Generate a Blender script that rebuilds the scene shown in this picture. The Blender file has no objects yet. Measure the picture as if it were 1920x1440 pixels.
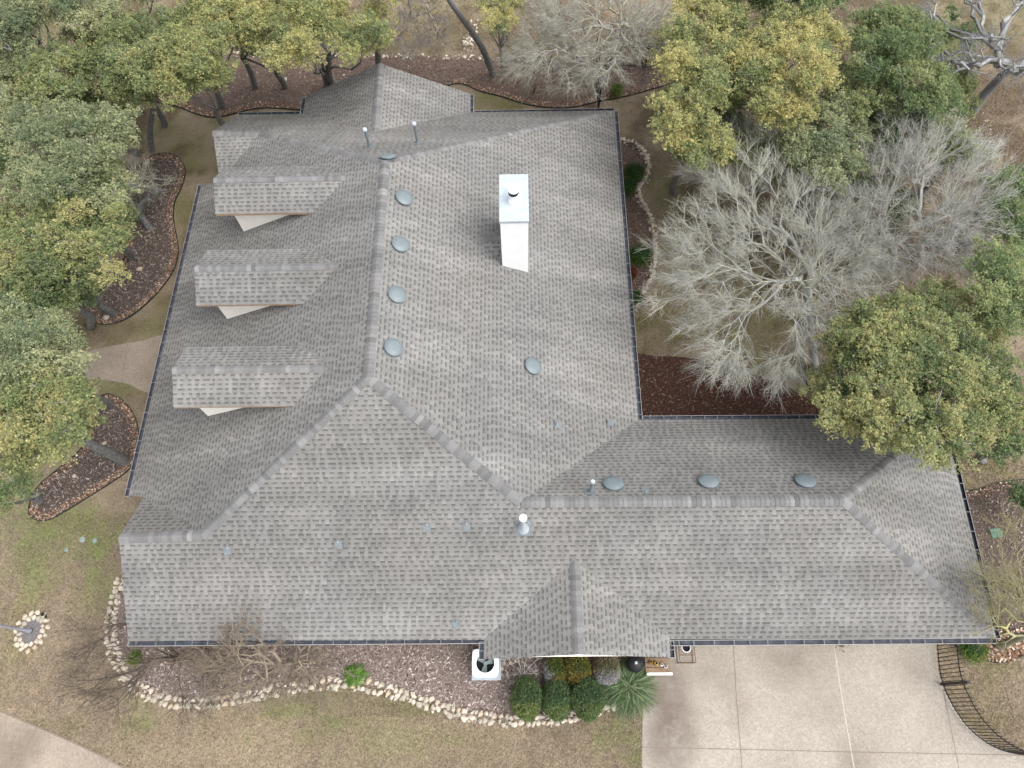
import bpy, math, random
import numpy as np
from mathutils import Matrix, Vector
random.seed(7); RNG=np.random.default_rng(11)
SC=bpy.context.scene; COL=SC.collection
# ---------------------------------------------------------------- camera
F=1347.89; TILT=math.radians(24.7615); YAW=math.radians(1.8306); ROLL=math.radians(-2.377)
EAVE=2.9; CZ=EAVE+23.0
cy_,sy_=math.cos(YAW),math.sin(YAW); ct,st=math.cos(TILT),math.sin(TILT); cr,sr=math.cos(ROLL),math.sin(ROLL)
_r=np.array([cy_,sy_,0.]); _u=np.array([-sy_*ct,cy_*ct,st]); FW=np.array([-sy_*st,cy_*st,-ct])
RT=cr*_r+sr*_u; UP=-sr*_r+cr*_u
CAM=np.array([0,0,CZ])
cam=bpy.data.cameras.new('camera'); co=bpy.data.objects.new('camera',cam); COL.objects.link(co)
M=Matrix(((RT[0],UP[0],-FW[0],0),(RT[1],UP[1],-FW[1],0),(RT[2],UP[2],-FW[2],CZ),(0,0,0,1)))
co.matrix_world=M; cam.sensor_width=36; cam.lens=F/1920*36; cam.clip_end=600; SC.camera=co
def ray(px,py): return FW+RT*((px-960)/F)+UP*((720-py)/F)
def U(px,py,z=0.):
    d=ray(px,py); return CAM+d*((z-CZ)/d[2])
def plane3(a,b,c):
    n=np.cross(b-a,c-a); n=n/np.linalg.norm(n); return n,float(n@a)
def R(px,py,pl):
    d=ray(px,py); n,k=pl; return CAM+d*((k-n@CAM)/(n@d))
def onp(x,y,pl):
    n,k=pl; return (k-n[0]*x-n[1]*y)/n[2]
def pxm(px,py,z=0.):   # metres per photo pixel there
    p=U(px,py,z); return float((p-CAM)@FW)/F
# ---------------------------------------------------------------- materials
def mat(name):
    m=bpy.data.materials.new(name); m.use_nodes=True; nt=m.node_tree; b=nt.nodes['Principled BSDF']; return m,nt,b
def nd(nt,t,**k):
    n=nt.nodes.new(t)
    for a,v in k.items():
        if a in n.inputs.keys(): n.inputs[a].default_value=v
        else: setattr(n,a,v)
    return n
def ramp(nt,stops):
    r=nt.nodes.new('ShaderNodeValToRGB'); e=r.color_ramp.elements
    while len(e)<len(stops): e.new(.5)
    for i,(p,c) in enumerate(stops): e[i].position=p; e[i].color=(*c,1)
    return r
def mth(nt,op,a,b=None,c=None):
    n=nt.nodes.new('ShaderNodeMath'); n.operation=op
    for i,v in enumerate((a,b,c)):
        if v is None: continue
        if isinstance(v,(int,float)): n.inputs[i].default_value=v
        else: nt.links.new(v,n.inputs[i])
    return n.outputs[0]
def simple(name,col,rough=.7,metal=0.,var=.12,scale=6.,bump=0.,spec=.3):
    m,nt,b=mat(name); tc=nd(nt,'ShaderNodeTexCoord')
    n=nd(nt,'ShaderNodeTexNoise',Scale=scale,Detail=6.); nt.links.new(tc.outputs['Object'],n.inputs['Vector'])
    r=ramp(nt,[(.3,tuple(c*(1-var) for c in col)),(.7,tuple(min(1,c*(1+var)) for c in col))])
    nt.links.new(n.outputs['Fac'],r.inputs['Fac']); nt.links.new(r.outputs['Color'],b.inputs['Base Color'])
    b.inputs['Roughness'].default_value=rough; b.inputs['Metallic'].default_value=metal; b.inputs['Specular IOR Level'].default_value=spec
    if bump:
        n2=nd(nt,'ShaderNodeTexNoise',Scale=scale*8,Detail=4.); nt.links.new(tc.outputs['Object'],n2.inputs['Vector'])
        bp=nd(nt,'ShaderNodeBump',Strength=bump,Distance=.03); nt.links.new(n2.outputs['Fac'],bp.inputs['Height']); nt.links.new(bp.outputs['Normal'],b.inputs['Normal'])
    return m
def attrmat(name,rough=.8,trans=0.,noise=.25,nscale=9.,bump=0.):
    m,nt,b=mat(name); a=nd(nt,'ShaderNodeAttribute',attribute_name='Col')
    tc=nd(nt,'ShaderNodeTexCoord'); n=nd(nt,'ShaderNodeTexNoise',Scale=nscale,Detail=5.); nt.links.new(tc.outputs['Object'],n.inputs['Vector'])
    k=mth(nt,'MULTIPLY_ADD',n.outputs['Fac'],2*noise,1-noise)
    mx=nd(nt,'ShaderNodeVectorMath',operation='SCALE'); nt.links.new(a.outputs['Color'],mx.inputs[0]); nt.links.new(k,mx.inputs['Scale'])
    nt.links.new(mx.outputs[0],b.inputs['Base Color']); b.inputs['Roughness'].default_value=rough; b.inputs['Specular IOR Level'].default_value=.2
    if trans:
        t=nd(nt,'ShaderNodeBsdfTranslucent'); nt.links.new(mx.outputs[0],t.inputs['Color'])
        s=nd(nt,'ShaderNodeMixShader'); s.inputs[0].default_value=trans
        nt.links.new(b.outputs[0],s.inputs[1]); nt.links.new(t.outputs[0],s.inputs[2]); nt.links.new(s.outputs[0],nt.nodes['Material Output'].inputs['Surface'])
    if bump:
        n2=nd(nt,'ShaderNodeTexNoise',Scale=nscale*3,Detail=5.); nt.links.new(tc.outputs['Object'],n2.inputs['Vector'])
        bp=nd(nt,'ShaderNodeBump',Strength=bump,Distance=.04); nt.links.new(n2.outputs['Fac'],bp.inputs['Height']); nt.links.new(bp.outputs['Normal'],b.inputs['Normal'])
    return m
def shingle_mat():
    m,nt,b=mat('shingle'); uv=nd(nt,'ShaderNodeUVMap',uv_map='UV'); sp=nd(nt,'ShaderNodeSeparateXYZ'); nt.links.new(uv.outputs[0],sp.inputs[0])
    u,v=sp.outputs[0],sp.outputs[1]
    vr=mth(nt,'DIVIDE',v,.143); row=mth(nt,'FLOOR',vr); fr=mth(nt,'SUBTRACT',vr,row)   # fr: 0 butt edge .. 1 top of exposure
    wr=nd(nt,'ShaderNodeTexWhiteNoise',noise_dimensions='1D'); nt.links.new(row,wr.inputs['W'])
    jit=nd(nt,'ShaderNodeTexNoise',noise_dimensions='2D',Scale=1.); cx=nd(nt,'ShaderNodeCombineXYZ')
    nt.links.new(mth(nt,'MULTIPLY',u,2.6),cx.inputs[0]); nt.links.new(mth(nt,'MULTIPLY',row,7.31),cx.inputs[1]); nt.links.new(cx.outputs[0],jit.inputs['Vector'])
    uu=mth(nt,'ADD',mth(nt,'ADD',mth(nt,'DIVIDE',u,.235),mth(nt,'MULTIPLY',wr.outputs['Value'],9.)),mth(nt,'MULTIPLY',jit.outputs['Fac'],1.0))
    cell=mth(nt,'FLOOR',uu); fu=mth(nt,'SUBTRACT',uu,cell)
    cc=nd(nt,'ShaderNodeCombineXYZ'); nt.links.new(cell,cc.inputs[0]); nt.links.new(row,cc.inputs[1])
    w1=nd(nt,'ShaderNodeTexWhiteNoise',noise_dimensions='2D'); nt.links.new(cc.outputs[0],w1.inputs['Vector'])
    c2=nd(nt,'ShaderNodeCombineXYZ'); nt.links.new(mth(nt,'ADD',cell,.37),c2.inputs[0]); nt.links.new(row,c2.inputs[1])
    isslot0=mth(nt,'LESS_THAN',fu,mth(nt,'MULTIPLY_ADD',w1.outputs['Value'],.28,.40))
    c3=nd(nt,'ShaderNodeCombineXYZ'); nt.links.new(mth(nt,'ADD',mth(nt,'MULTIPLY',cell,2.),isslot0),c3.inputs[0]); nt.links.new(row,c3.inputs[1])
    w2=nd(nt,'ShaderNodeTexWhiteNoise',noise_dimensions='2D'); nt.links.new(c3.outputs[0],w2.inputs['Vector'])
    # dark granule band at the head of each slot
    band=mth(nt,'MULTIPLY',isslot0,mth(nt,'GREATER_THAN',fr,.60))
    edge=mth(nt,'GREATER_THAN',fr,.93)  # shadow line below the upper course's butt edge, painted into the colour
    base=mth(nt,'MULTIPLY_ADD',w2.outputs['Value'],.036,.160)         # per tab brightness
    base=mth(nt,'ADD',base,mth(nt,'MULTIPLY',mth(nt,'SUBTRACT',1.,isslot0),.009))
    k=mth(nt,'SUBTRACT',1.,mth(nt,'ADD',mth(nt,'MULTIPLY',band,.385),mth(nt,'MULTIPLY',edge,.19)))
    lo=mth(nt,'LESS_THAN',fr,.30); hi=mth(nt,'MULTIPLY',lo,mth(nt,'SUBTRACT',1.,isslot0))
    k=mth(nt,'ADD',k,mth(nt,'MULTIPLY',hi,.09))
    base=mth(nt,'MULTIPLY',base,k)
    tc=nd(nt,'ShaderNodeTexCoord')
    big=nd(nt,'ShaderNodeTexNoise',Scale=.55,Detail=4.,Roughness=.6); nt.links.new(tc.outputs['Object'],big.inputs['Vector'])
    med=nd(nt,'ShaderNodeTexNoise',Scale=4.5,Detail=3.); nt.links.new(tc.outputs['Object'],med.inputs['Vector'])
    gr=nd(nt,'ShaderNodeTexNoise',Scale=60.,Detail=2.); nt.links.new(tc.outputs['Object'],gr.inputs['Vector'])
    st_=nd(nt,'ShaderNodeTexNoise',noise_dimensions='2D',Scale=1.,Detail=3.); c4=nd(nt,'ShaderNodeCombineXYZ')   # faint stain runs down the slope
    nt.links.new(mth(nt,'MULTIPLY',u,1.6),c4.inputs[0]); nt.links.new(mth(nt,'MULTIPLY',v,.22),c4.inputs[1]); nt.links.new(c4.outputs[0],st_.inputs['Vector'])
    f=mth(nt,'ADD',mth(nt,'MULTIPLY',mth(nt,'SUBTRACT',big.outputs['Fac'],.5),.38),mth(nt,'MULTIPLY',mth(nt,'SUBTRACT',med.outputs['Fac'],.5),.30))
    f=mth(nt,'ADD',f,mth(nt,'MULTIPLY',mth(nt,'SUBTRACT',gr.outputs['Fac'],.5),.35)); f=mth(nt,'ADD',f,mth(nt,'MULTIPLY',mth(nt,'SUBTRACT',st_.outputs['Fac'],.5),.25))
    base=mth(nt,'MULTIPLY',base,mth(nt,'ADD',1.,f))
    mpd=nd(nt,'ShaderNodeMapping'); mpd.inputs['Rotation'].default_value=(0,0,.75); mpd.inputs['Scale'].default_value=(.16,.95,.3); nt.links.new(tc.outputs['Object'],mpd.inputs[0])
    dg=nd(nt,'ShaderNodeTexNoise',Scale=1.,Detail=3.); nt.links.new(mpd.outputs[0],dg.inputs['Vector'])    # soft pale weathering streaks
    base=mth(nt,'MULTIPLY',base,mth(nt,'MULTIPLY_ADD',mth(nt,'MAXIMUM',mth(nt,'SUBTRACT',dg.outputs['Fac'],.5),-.09),1.0,1.))
    rgb=nd(nt,'ShaderNodeCombineXYZ')
    wv=nd(nt,'ShaderNodeTexNoise',Scale=.3,Detail=2.); nt.links.new(tc.outputs['Object'],wv.inputs['Vector'])
    warm=mth(nt,'MULTIPLY',mth(nt,'SUBTRACT',wv.outputs['Fac'],.5),.07)
    nt.links.new(mth(nt,'MULTIPLY',base,mth(nt,'ADD',1.026,warm)),rgb.inputs[0]); nt.links.new(mth(nt,'MULTIPLY',base,1.0),rgb.inputs[1]); nt.links.new(mth(nt,'MULTIPLY',base,mth(nt,'SUBTRACT',.955,warm)),rgb.inputs[2])
    nt.links.new(rgb.outputs[0],b.inputs['Base Color']); b.inputs['Roughness'].default_value=.95; b.inputs['Specular IOR Level'].default_value=.1
    h=mth(nt,'ADD',mth(nt,'MULTIPLY',mth(nt,'SUBTRACT',1.,isslot0),.6),mth(nt,'SUBTRACT',1.,fr))
    bp=nd(nt,'ShaderNodeBump',Strength=.5,Distance=.006); nt.links.new(h,bp.inputs['Height']); nt.links.new(bp.outputs['Normal'],b.inputs['Normal'])
    return m
MS=dict(shingle=shingle_mat(),
 leaf=attrmat('foliage',.65,.40,.22,3.), bark=simple('bark',(.185,.185,.18),.9,var=.35,scale=9,bump=.8), palebark=attrmat('pale_bark',.9,0,.3,5.),
 metalblue=simple('grey_blue_vent_metal',(.145,.178,.19),.45,.0,var=.08,scale=3,spec=.5), galv=simple('galvanised_metal',(.42,.475,.51),.45,.1,var=.12,scale=5,spec=.5),
 white=simple('white_paint',(.90,.90,.89),.6,var=.03,scale=3), cream=simple('cream_siding',(.88,.84,.77),.75,var=.04,scale=4),
 black=simple('black_iron',(.012,.012,.014),.5,var=.2,scale=8), gutter=simple('gutter_inside',(.055,.062,.08),.6,var=.45,scale=4), lip=simple('gutter_edge_metal',(.30,.30,.30),.5,var=.12,scale=3),
 hanger=simple('gutter_hanger_metal',(.17,.18,.19),.5), brick=None, wood=simple('brown_wood',(.22,.15,.10),.8,var=.3,scale=10),
 dark=simple('dark_opening',(.012,.014,.02),.9), rust=simple('rusty_wire',(.16,.11,.075),.8,var=.3,scale=20), fasc=simple('tan_fascia',(.40,.27,.18),.8,var=.15,scale=5),
 stone=attrmat('limestone',.9,0,.22,7.,.6), chip=attrmat('mulch_chip',.95), gravel=attrmat('river_gravel',.8), grass=attrmat('grass_blade',.85,.2), wire=simple('plant_edging',(.03,.035,.03),.8),
 soil=simple('soil',(.085,.062,.05),.95,var=.35,scale=14,bump=.8), flash=simple('weathered_flashing',(.155,.172,.18),.6,var=.2,scale=8), pink=simple('pink_cloth',(.55,.06,.20),.8,var=.25,scale=12), red=simple('dark_red_cloth',(.30,.01,.04),.8),
 green=simple('green_plastic_lid',(.10,.20,.15),.7,var=.25,scale=10), bluegreen=simple('pale_valve_lid',(.24,.29,.26),.8,var=.3,scale=14), brass=simple('brass',(.55,.38,.12),.3,.8), glass=simple('window_glass',(.03,.04,.05),.1,var=.1,spec=.6),
 lav=simple('pale_lavender_metal',(.60,.60,.66),.5,var=.05), blade=simple('fan_blade_metal',(.22,.28,.28),.5,var=.15), post=simple('grey_post_metal',(.27,.27,.32),.5,var=.1,scale=3))
def brickmat():
    m,nt,b=mat('tan_brick'); tc=nd(nt,'ShaderNodeTexCoord'); mp=nd(nt,'ShaderNodeMapping'); mp.inputs['Rotation'].default_value=(math.pi/2,0,0)
    nt.links.new(tc.outputs['Object'],mp.inputs[0]); br=nd(nt,'ShaderNodeTexBrick',Scale=4.5); br.inputs['Color1'].default_value=(.34,.25,.17,1); br.inputs['Color2'].default_value=(.28,.20,.15,1); br.inputs['Mortar'].default_value=(.4,.37,.32,1)
    nt.links.new(mp.outputs[0],br.inputs['Vector']); nt.links.new(br.outputs['Color'],b.inputs['Base Color']); b.inputs['Roughness'].default_value=.9; return m
MS['brick']=brickmat()
def capmat():
    m=attrmat('ridge_cap_shingle',.95,0,.2,14.,.25); return m
MS['cap']=capmat()
def concrete(name,c1,c2,stain,blots):
    m,nt,b=mat(name); tc=nd(nt,'ShaderNodeTexCoord'); O=tc.outputs['Object']
    a=nd(nt,'ShaderNodeTexNoise',Scale=.45,Detail=5.,Roughness=.6); nt.links.new(O,a.inputs['Vector'])
    r=ramp(nt,[(.35,c1),(.65,c2)]); nt.links.new(a.outputs['Fac'],r.inputs['Fac'])
    g=nd(nt,'ShaderNodeTexVoronoi',Scale=24.); nt.links.new(O,g.inputs['Vector']); sep=nd(nt,'ShaderNodeSeparateColor'); nt.links.new(g.outputs['Color'],sep.inputs[0])
    k=mth(nt,'MULTIPLY_ADD',sep.outputs[0],.26,.87)
    g2=nd(nt,'ShaderNodeTexNoise',Scale=9.,Detail=6.); nt.links.new(O,g2.inputs['Vector']); k=mth(nt,'MULTIPLY',k,mth(nt,'MULTIPLY_ADD',g2.outputs['Fac'],.3,.85))
    sc=nd(nt,'ShaderNodeVectorMath',operation='SCALE'); nt.links.new(r.outputs['Color'],sc.inputs[0]); nt.links.new(k,sc.inputs['Scale']); cur=sc.outputs[0]
    nz=nd(nt,'ShaderNodeTexNoise',Scale=1.6,Detail=6.,Roughness=.7); nt.links.new(O,nz.inputs['Vector'])
    for (x,y,rx,ry,amt) in blots:
        sb=nd(nt,'ShaderNodeVectorMath',operation='SUBTRACT'); nt.links.new(O,sb.inputs[0]); sb.inputs[1].default_value=(x,y,0)
        dv=nd(nt,'ShaderNodeVectorMath',operation='DIVIDE'); nt.links.new(sb.outputs[0],dv.inputs[0]); dv.inputs[1].default_value=(rx,ry,100.)
        ln=nd(nt,'ShaderNodeVectorMath',operation='LENGTH'); nt.links.new(dv.outputs[0],ln.inputs[0])
        fac=mth(nt,'MULTIPLY',mth(nt,'MAXIMUM',mth(nt,'SUBTRACT',1.,ln.outputs['Value']),0.),mth(nt,'MULTIPLY',mth(nt,'MULTIPLY_ADD',nz.outputs['Fac'],2.4,-.35),amt))
        mx=nd(nt,'ShaderNodeMix',data_type='RGBA'); nt.links.new(fac,mx.inputs[0]); nt.links.new(cur,mx.inputs[6]); mx.inputs[7].default_value=(*stain,1); mx.clamp_factor=True; cur=mx.outputs[2]
    nt.links.new(cur,b.inputs['Base Color']); b.inputs['Roughness'].default_value=.85; b.inputs['Specular IOR Level'].default_value=.2
    return m
# ---------------------------------------------------------------- objects
def link(name,me,parent=None):
    o=bpy.data.objects.new(name,me); COL.objects.link(o)
    if parent is not None: o.parent=parent
    return o
def mesh(name,V,Fs,mats,parent=None,cols=None,fm=None,uv=None,smooth=False):
    me=bpy.data.meshes.new(name); V=np.asarray(V,float)
    if isinstance(Fs,np.ndarray):
        n,k=Fs.shape; me.vertices.add(len(V)); me.vertices.foreach_set('co',V.astype(np.float32).ravel())
        me.loops.add(n*k); me.loops.foreach_set('vertex_index',Fs.astype(np.int32).ravel())
        me.polygons.add(n); me.polygons.foreach_set('loop_start',np.arange(0,n*k,k,dtype=np.int32)); me.update(calc_edges=True)
    else:
        me.from_pydata([tuple(v) for v in V],[],[tuple(f) for f in Fs]); me.update()
    for m in (mats if isinstance(mats,(list,tuple)) else [mats]): me.materials.append(m if not isinstance(m,str) else MS[m])
    if fm is not None: me.polygons.foreach_set('material_index',np.asarray(fm,dtype=np.int32))
    if cols is not None:
        c=np.ones((len(V),4),np.float32); c[:,:3]=cols; a=me.color_attributes.new('Col','FLOAT_COLOR','POINT'); a.data.foreach_set('color',c.ravel())
    if uv is not None:
        l=me.uv_layers.new(name='UV'); l.data.foreach_set('uv',np.asarray(uv,np.float32).ravel())
    if smooth: me.polygons.foreach_set('use_smooth',np.ones(len(me.polygons),bool))
    return link(name,me,parent)
def tag(o,label=None,cat=None,group=None,kind=None):
    if label: o['label']=label
    if cat: o['category']=cat
    if group: o['group']=group
    if kind: o['kind']=kind
    return o
def empty(name,loc,label,cat,group=None):
    o=bpy.data.objects.new(name,None); COL.objects.link(o); o.location=tuple(loc); o.empty_display_size=.2
    bpy.context.view_layer.update(); return tag(o,label,cat,group)
class MB:
    def __init__(s,org=(0,0,0)): s.v=[]; s.f=[]; s.m=[]; s.c=[]; s.o=np.array(org,float)
    def add(s,V,Fs,mi=0,c=(1,1,1)):
        b=len(s.v); s.v+= [np.asarray(p,float)-s.o for p in V]; s.f+=[tuple(i+b for i in f) for f in Fs]; s.m+=[mi]*len(Fs); s.c+=[c]*len(V)
    def box(s,c,sz,rot=0.,mi=0,ax=None):
        c=np.asarray(c,float); x,y,z=[k/2 for k in sz]
        if ax is None: ax=(np.array([math.cos(rot),math.sin(rot),0]),np.array([-math.sin(rot),math.cos(rot),0]),np.array([0,0,1.]))
        V=[c+ax[0]*x*i+ax[1]*y*j+ax[2]*z*k for k in(-1,1) for j in(-1,1) for i in(-1,1)]
        s.add(V,[(0,2,3,1),(4,5,7,6),(0,1,5,4),(2,6,7,3),(0,4,6,2),(1,3,7,5)],mi)
    def tube(s,p,q,r0,r1=None,n=8,mi=0,c=(1,1,1),cap=True):
        p=np.asarray(p,float); q=np.asarray(q,float); r1=r0 if r1 is None else r1; d=q-p; L=np.linalg.norm(d); d=d/(L+1e-9)
        a=np.cross(d,[0,0,1.]) if abs(d[2])<.9 else np.cross(d,[1.,0,0]); a/=np.linalg.norm(a); b=np.cross(d,a)
        V=[]
        for P,r in((p,r0),(q,r1)):
            for i in range(n): t=2*math.pi*i/n; V.append(P+a*r*math.cos(t)+b*r*math.sin(t))
        Fs=[(i,(i+1)%n,n+(i+1)%n,n+i) for i in range(n)]
        if cap: Fs+=[tuple(range(n-1,-1,-1)),tuple(range(n,2*n))]
        s.add(V,Fs,mi,c)
    def lathe(s,c,prof,n=24,ax=None,mi=0,capb=False):
        c=np.asarray(c,float)
        if ax is None: ax=(np.array([1.,0,0]),np.array([0,1.,0]),np.array([0,0,1.]))
        V=[];Fs=[]
        for r,h in prof:
            for i in range(n): t=2*math.pi*i/n; V.append(c+ax[0]*r*math.cos(t)+ax[1]*r*math.sin(t)+ax[2]*h)
        for k in range(len(prof)-1):
            for i in range(n): Fs.append((k*n+i,k*n+(i+1)%n,(k+1)*n+(i+1)%n,(k+1)*n+i))
        Fs.append(tuple((len(prof)-1)*n+i for i in range(n)))
        if capb: Fs.append(tuple(range(n-1,-1,-1)))
        s.add(V,Fs,mi)
    def build(s,name,mats,parent=None,col=False,smooth=False):
        o=mesh(name,np.array(s.v),s.f,mats,parent,cols=np.array(s.c) if col else None,fm=s.m,smooth=False)
        if smooth:
            me=o.data; me.polygons.foreach_set('use_smooth',np.ones(len(me.polygons),bool)); me.update()
            try: me.set_sharp_from_angle(angle=math.radians(40))
            except Exception: pass
        return o
# ================================================================ HOUSE
S=np.array
zr=EAVE+3.5266*1.15
Sa=U(689,706,zr)
SWc=U(240,1202,EAVE); SEc=U(1868,1196.5,EAVE)
PS=plane3(SWc,SEc,Sa)
We0=U(241,930,EAVE); We1=U(378,345,EAVE); PW=plane3(We0,We1,Sa)
Na=R(721,302,PW); Na[2]=zr; Na=U(721,302,zr)
NE=U(1152,207,EAVE); NEi=U(1197,787,EAVE); Wj=R(977,941,PS); Ea=R(1583,937,PS)
NEc=U(1769,783,EAVE); Nwr=NEc
PN=plane3(NE,U(445,215,EAVE),Na); PE=plane3(Sa,Na,(NE+NEi)/2)
PWN=plane3(NEi,NEc,(Wj+Ea)/2); PE2=plane3(SEc,NEc,Ea)
J=R(487,250,PW); Gw=U(399,247,J[2]); NWe=U(445,215,EAVE)
V1=R(412,341,PW)
K=R(378,1003,PS); Gw2=R(223,1008,PS); V2=R(270,931,PW)
dN=S([0,1.,0]); dS=-dN; dE=S([1.,0,0]); dW=-dE
house=empty('house',(Sa[0],Sa[1],0),'large single storey house under a grey shingle roof with three dormers and a white chimney','house')
HO=S([Sa[0],Sa[1],0.])
class Roof:
    def __init__(s): s.v=[];s.f=[];s.uv=[]
    def poly(s,pts,d,pitch,p0=None):   # d = horizontal downslope direction
        pts=[S(p,float) for p in pts]; p0=pts[0] if p0 is None else p0
        e=S([-d[1],d[0],0]); sec=math.sqrt(1+pitch**2); b=len(s.v); s.v+=[p-HO for p in pts]; s.f.append(tuple(range(b,b+len(pts))))
        n=np.cross(pts[1]-pts[0],pts[2]-pts[0])
        idx=list(range(b,b+len(pts)))
        if n[2]<0: idx=idx[::-1]; pts=pts[::-1]
        s.f[-1]=tuple(idx)
        s.uv+= [(p@e,-((p-p0)@d)*sec) for p in pts]
    def build(s,name,parent=house): return mesh(name,S(s.v),s.f,'shingle',parent,uv=s.uv)
rf=Roof()
rf.poly([SWc,SEc,Ea,Wj,Sa,K,Gw2],dS,.578,SWc)
rf.poly([We0,We1,V1,J,Na,Sa,K,V2],dW,.474,We0)
rf.poly([Sa,Na,NE],dE,.473,NE); rf.poly([Sa,NE,NEi],dE,.473,NE); rf.poly([Sa,NEi,Wj],dE,.473,NE)
rf.poly([NE,NWe,Na],dN,.641,NE); rf.poly([NWe,J,Na],dN,.641,NE); rf.poly([NWe,Gw,J],dN,.641,NE)
rf.poly([Gw,J,V1],dS,.6,V1)
rf.poly([Gw2,K,V2],dN,.6,V2)
rf.poly([NEi,NEc,Ea],dN,.6,NEc); rf.poly([NEi,Ea,Wj],dN,.6,NEc)
rf.poly([SEc,NEc,Ea],dE,.49,SEc)
# north gable
nW0,nW1=U(573,181,EAVE),U(569,213,EAVE); nE0,nE1=U(882,176,EAVE),U(883,208,EAVE)
hwid=(nE0[0]-nW0[0])/2; zg=EAVE+.5*hwid; nR=U(712,119,zg); nRs=U(704,240,zg)
zc=lambda p,ext:p+S([0,-ext,0])
nRs2=nRs+S([0,-1.3,0]); print('N gable ridge',nRs,'plane z',onp(nRs[0],nRs[1],PN))
rf.poly([nW0,zc(nW1,.3),nRs2,nR],dW,.5,nW0); rf.poly([nE0,nR,nRs2,zc(nE1,.3)],dE,.5,nE0)
# south gable
gR0=R(1078,1050,PS); gR1=U(1084,1227,gR0[2]); gW0,gW1=R(909,1197,PS),U(907,1236,EAVE-.02); gE0,gE1=R(1256,1195,PS),U(1257,1233,EAVE-.02)
rf.poly([gW0,gW1,gR1,gR0],dW,(gR0[2]-EAVE)/(gR1[0]-gW1[0]),gW1); rf.poly([gE0,gE1,gR1,gR0],dE,(gR0[2]-EAVE)/(gE1[0]-gR1[0]),gE1)
roof=rf.build('roof')
# lift gable a hair so overlapping shingle planes never coincide is unneeded: planes only meet along lines
def ridgecap(pts,parent=roof,w=.165,drop=.45,org=HO,seed=0,expo=.143,spread=1.):
    rg=random.Random(seed+17); vs=[];fs=[];cs=[]
    for a,b in zip(pts[:-1],pts[1:]):
        a,b=S(a),S(b); L=np.linalg.norm(b-a); d=(b-a)/L; n=max(1,int(L/expo)); side=np.cross(d,[0,0,1.]); side/=np.linalg.norm(side); up=np.cross(side,d)
        if up[2]<0: up=-up
        for i in range(n):
            t0=i*L/n; t1=t0+L/n*1.02
            c=.166+rg.uniform(-.025,.03)+(rg.random()<.12)*.04
            if rg.random()<.2: c*=.86
            for (t,hh) in((t0,.026),(t1,.014)):
                for k,(sd,dz) in enumerate(((-w,-w*drop),(-w*.45,-w*drop*.32),(0,0),(w*.45,-w*drop*.32),(w,-w*drop))):
                    vs.append(a+d*t+side*sd*spread+up*(dz+hh)-org); cs.append((c*1.01,c,c*.99))
            q=len(vs)-10
            for k in range(4): fs.append((q+k,q+k+1,q+5+k+1,q+5+k))
            # butt edge
            base=len(vs)
            for k in range(5): vs.append(vs[q+k]-up*.02); cs.append((c*.8,)*3)
            for k in range(4): fs.append((q+k,q+k+1,base+k+1,base+k))
    return mesh('ridge_cap',S(vs),fs,'cap',parent,cols=S(cs))
ridgecap([Sa,Na],seed=1,drop=.5); ridgecap([K,Sa],seed=2); ridgecap([Wj,Sa],seed=3); ridgecap([Wj+0,Ea],seed=4,drop=.55)
ridgecap([SEc+S([-.1,.1,.03]),Ea],seed=5); ridgecap([NEc+S([-.1,-.1,.03]),Ea],seed=6)
ridgecap([NE+S([-.1,-.1,.03]),Na],seed=7); ridgecap([J,Na],seed=8); ridgecap([Gw,J],seed=9,drop=.55); ridgecap([Gw2,K],seed=10,drop=.55)
ridgecap([nR,nRs],seed=11,drop=.5); ridgecap([gR1,gR0],seed=12,drop=.55)
# fascia + soffit underside along outline, gutters
def fascia(a,b,out,name='fascia',h=.2,mt='lip'):
    m=MB(HO); a,b=S(a),S(b); o=S(out,float); m.add([a-o*.03-S([0,0,.02]),b-o*.03-S([0,0,.02]),b-o*.03-S([0,0,h]),a-o*.03-S([0,0,h])],[(0,1,2,3)]); m.add([a-o*.06-S([0,0,.02]),b-o*.06-S([0,0,.02]),b-o*.06-S([0,0,h]),a-o*.06-S([0,0,h])],[(3,2,1,0)])
    m.add([a-o*.03-S([0,0,h]),b-o*.03-S([0,0,h]),b-o*.06-S([0,0,h]),a-o*.06-S([0,0,h])],[(0,1,2,3)])
    return m.build(name,mt,house)
def gutter(a,b,out,w=.13,seed=0,hg=.52):
    a,b=S(a,float),S(b,float); o=S(out,float); m=MB(HO); z=S([0,0,1.]); d=(b-a); L=np.linalg.norm(d); d/=L; rg=random.Random(seed)
    prof=[(.0,-.01),(.0,-.11),(w,-.11),(w,.0),(w+.014,.0),(w+.014,-.125),(-.012,-.125),(-.012,-.01)]
    V=[a+o*x+z*y for x,y in prof]+[b+o*x+z*y for x,y in prof]; n=len(prof)
    for i in range(n):
        j=(i+1)%n; mi=0 if i in(0,1,2) else 1
        m.add([V[i],V[j],V[n+j],V[n+i]],[(0,1,2,3)],mi)
    for P in(a,b):
        m.box(P+o*w/2-z*.06,(.012,w+.02,.12),mi=1,ax=(d,o,z))
    t=.25
    while t<L-.1:
        m.box(a+d*t+o*(w/2)-z*.012,(.022,w,.014),mi=2,ax=(d,o,z)); t+=hg*rg.uniform(.8,1.25)
    g=m.build('gutter',['gutter','lip','hanger'],house); return g
e2=S([0,0,-.015])
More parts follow.
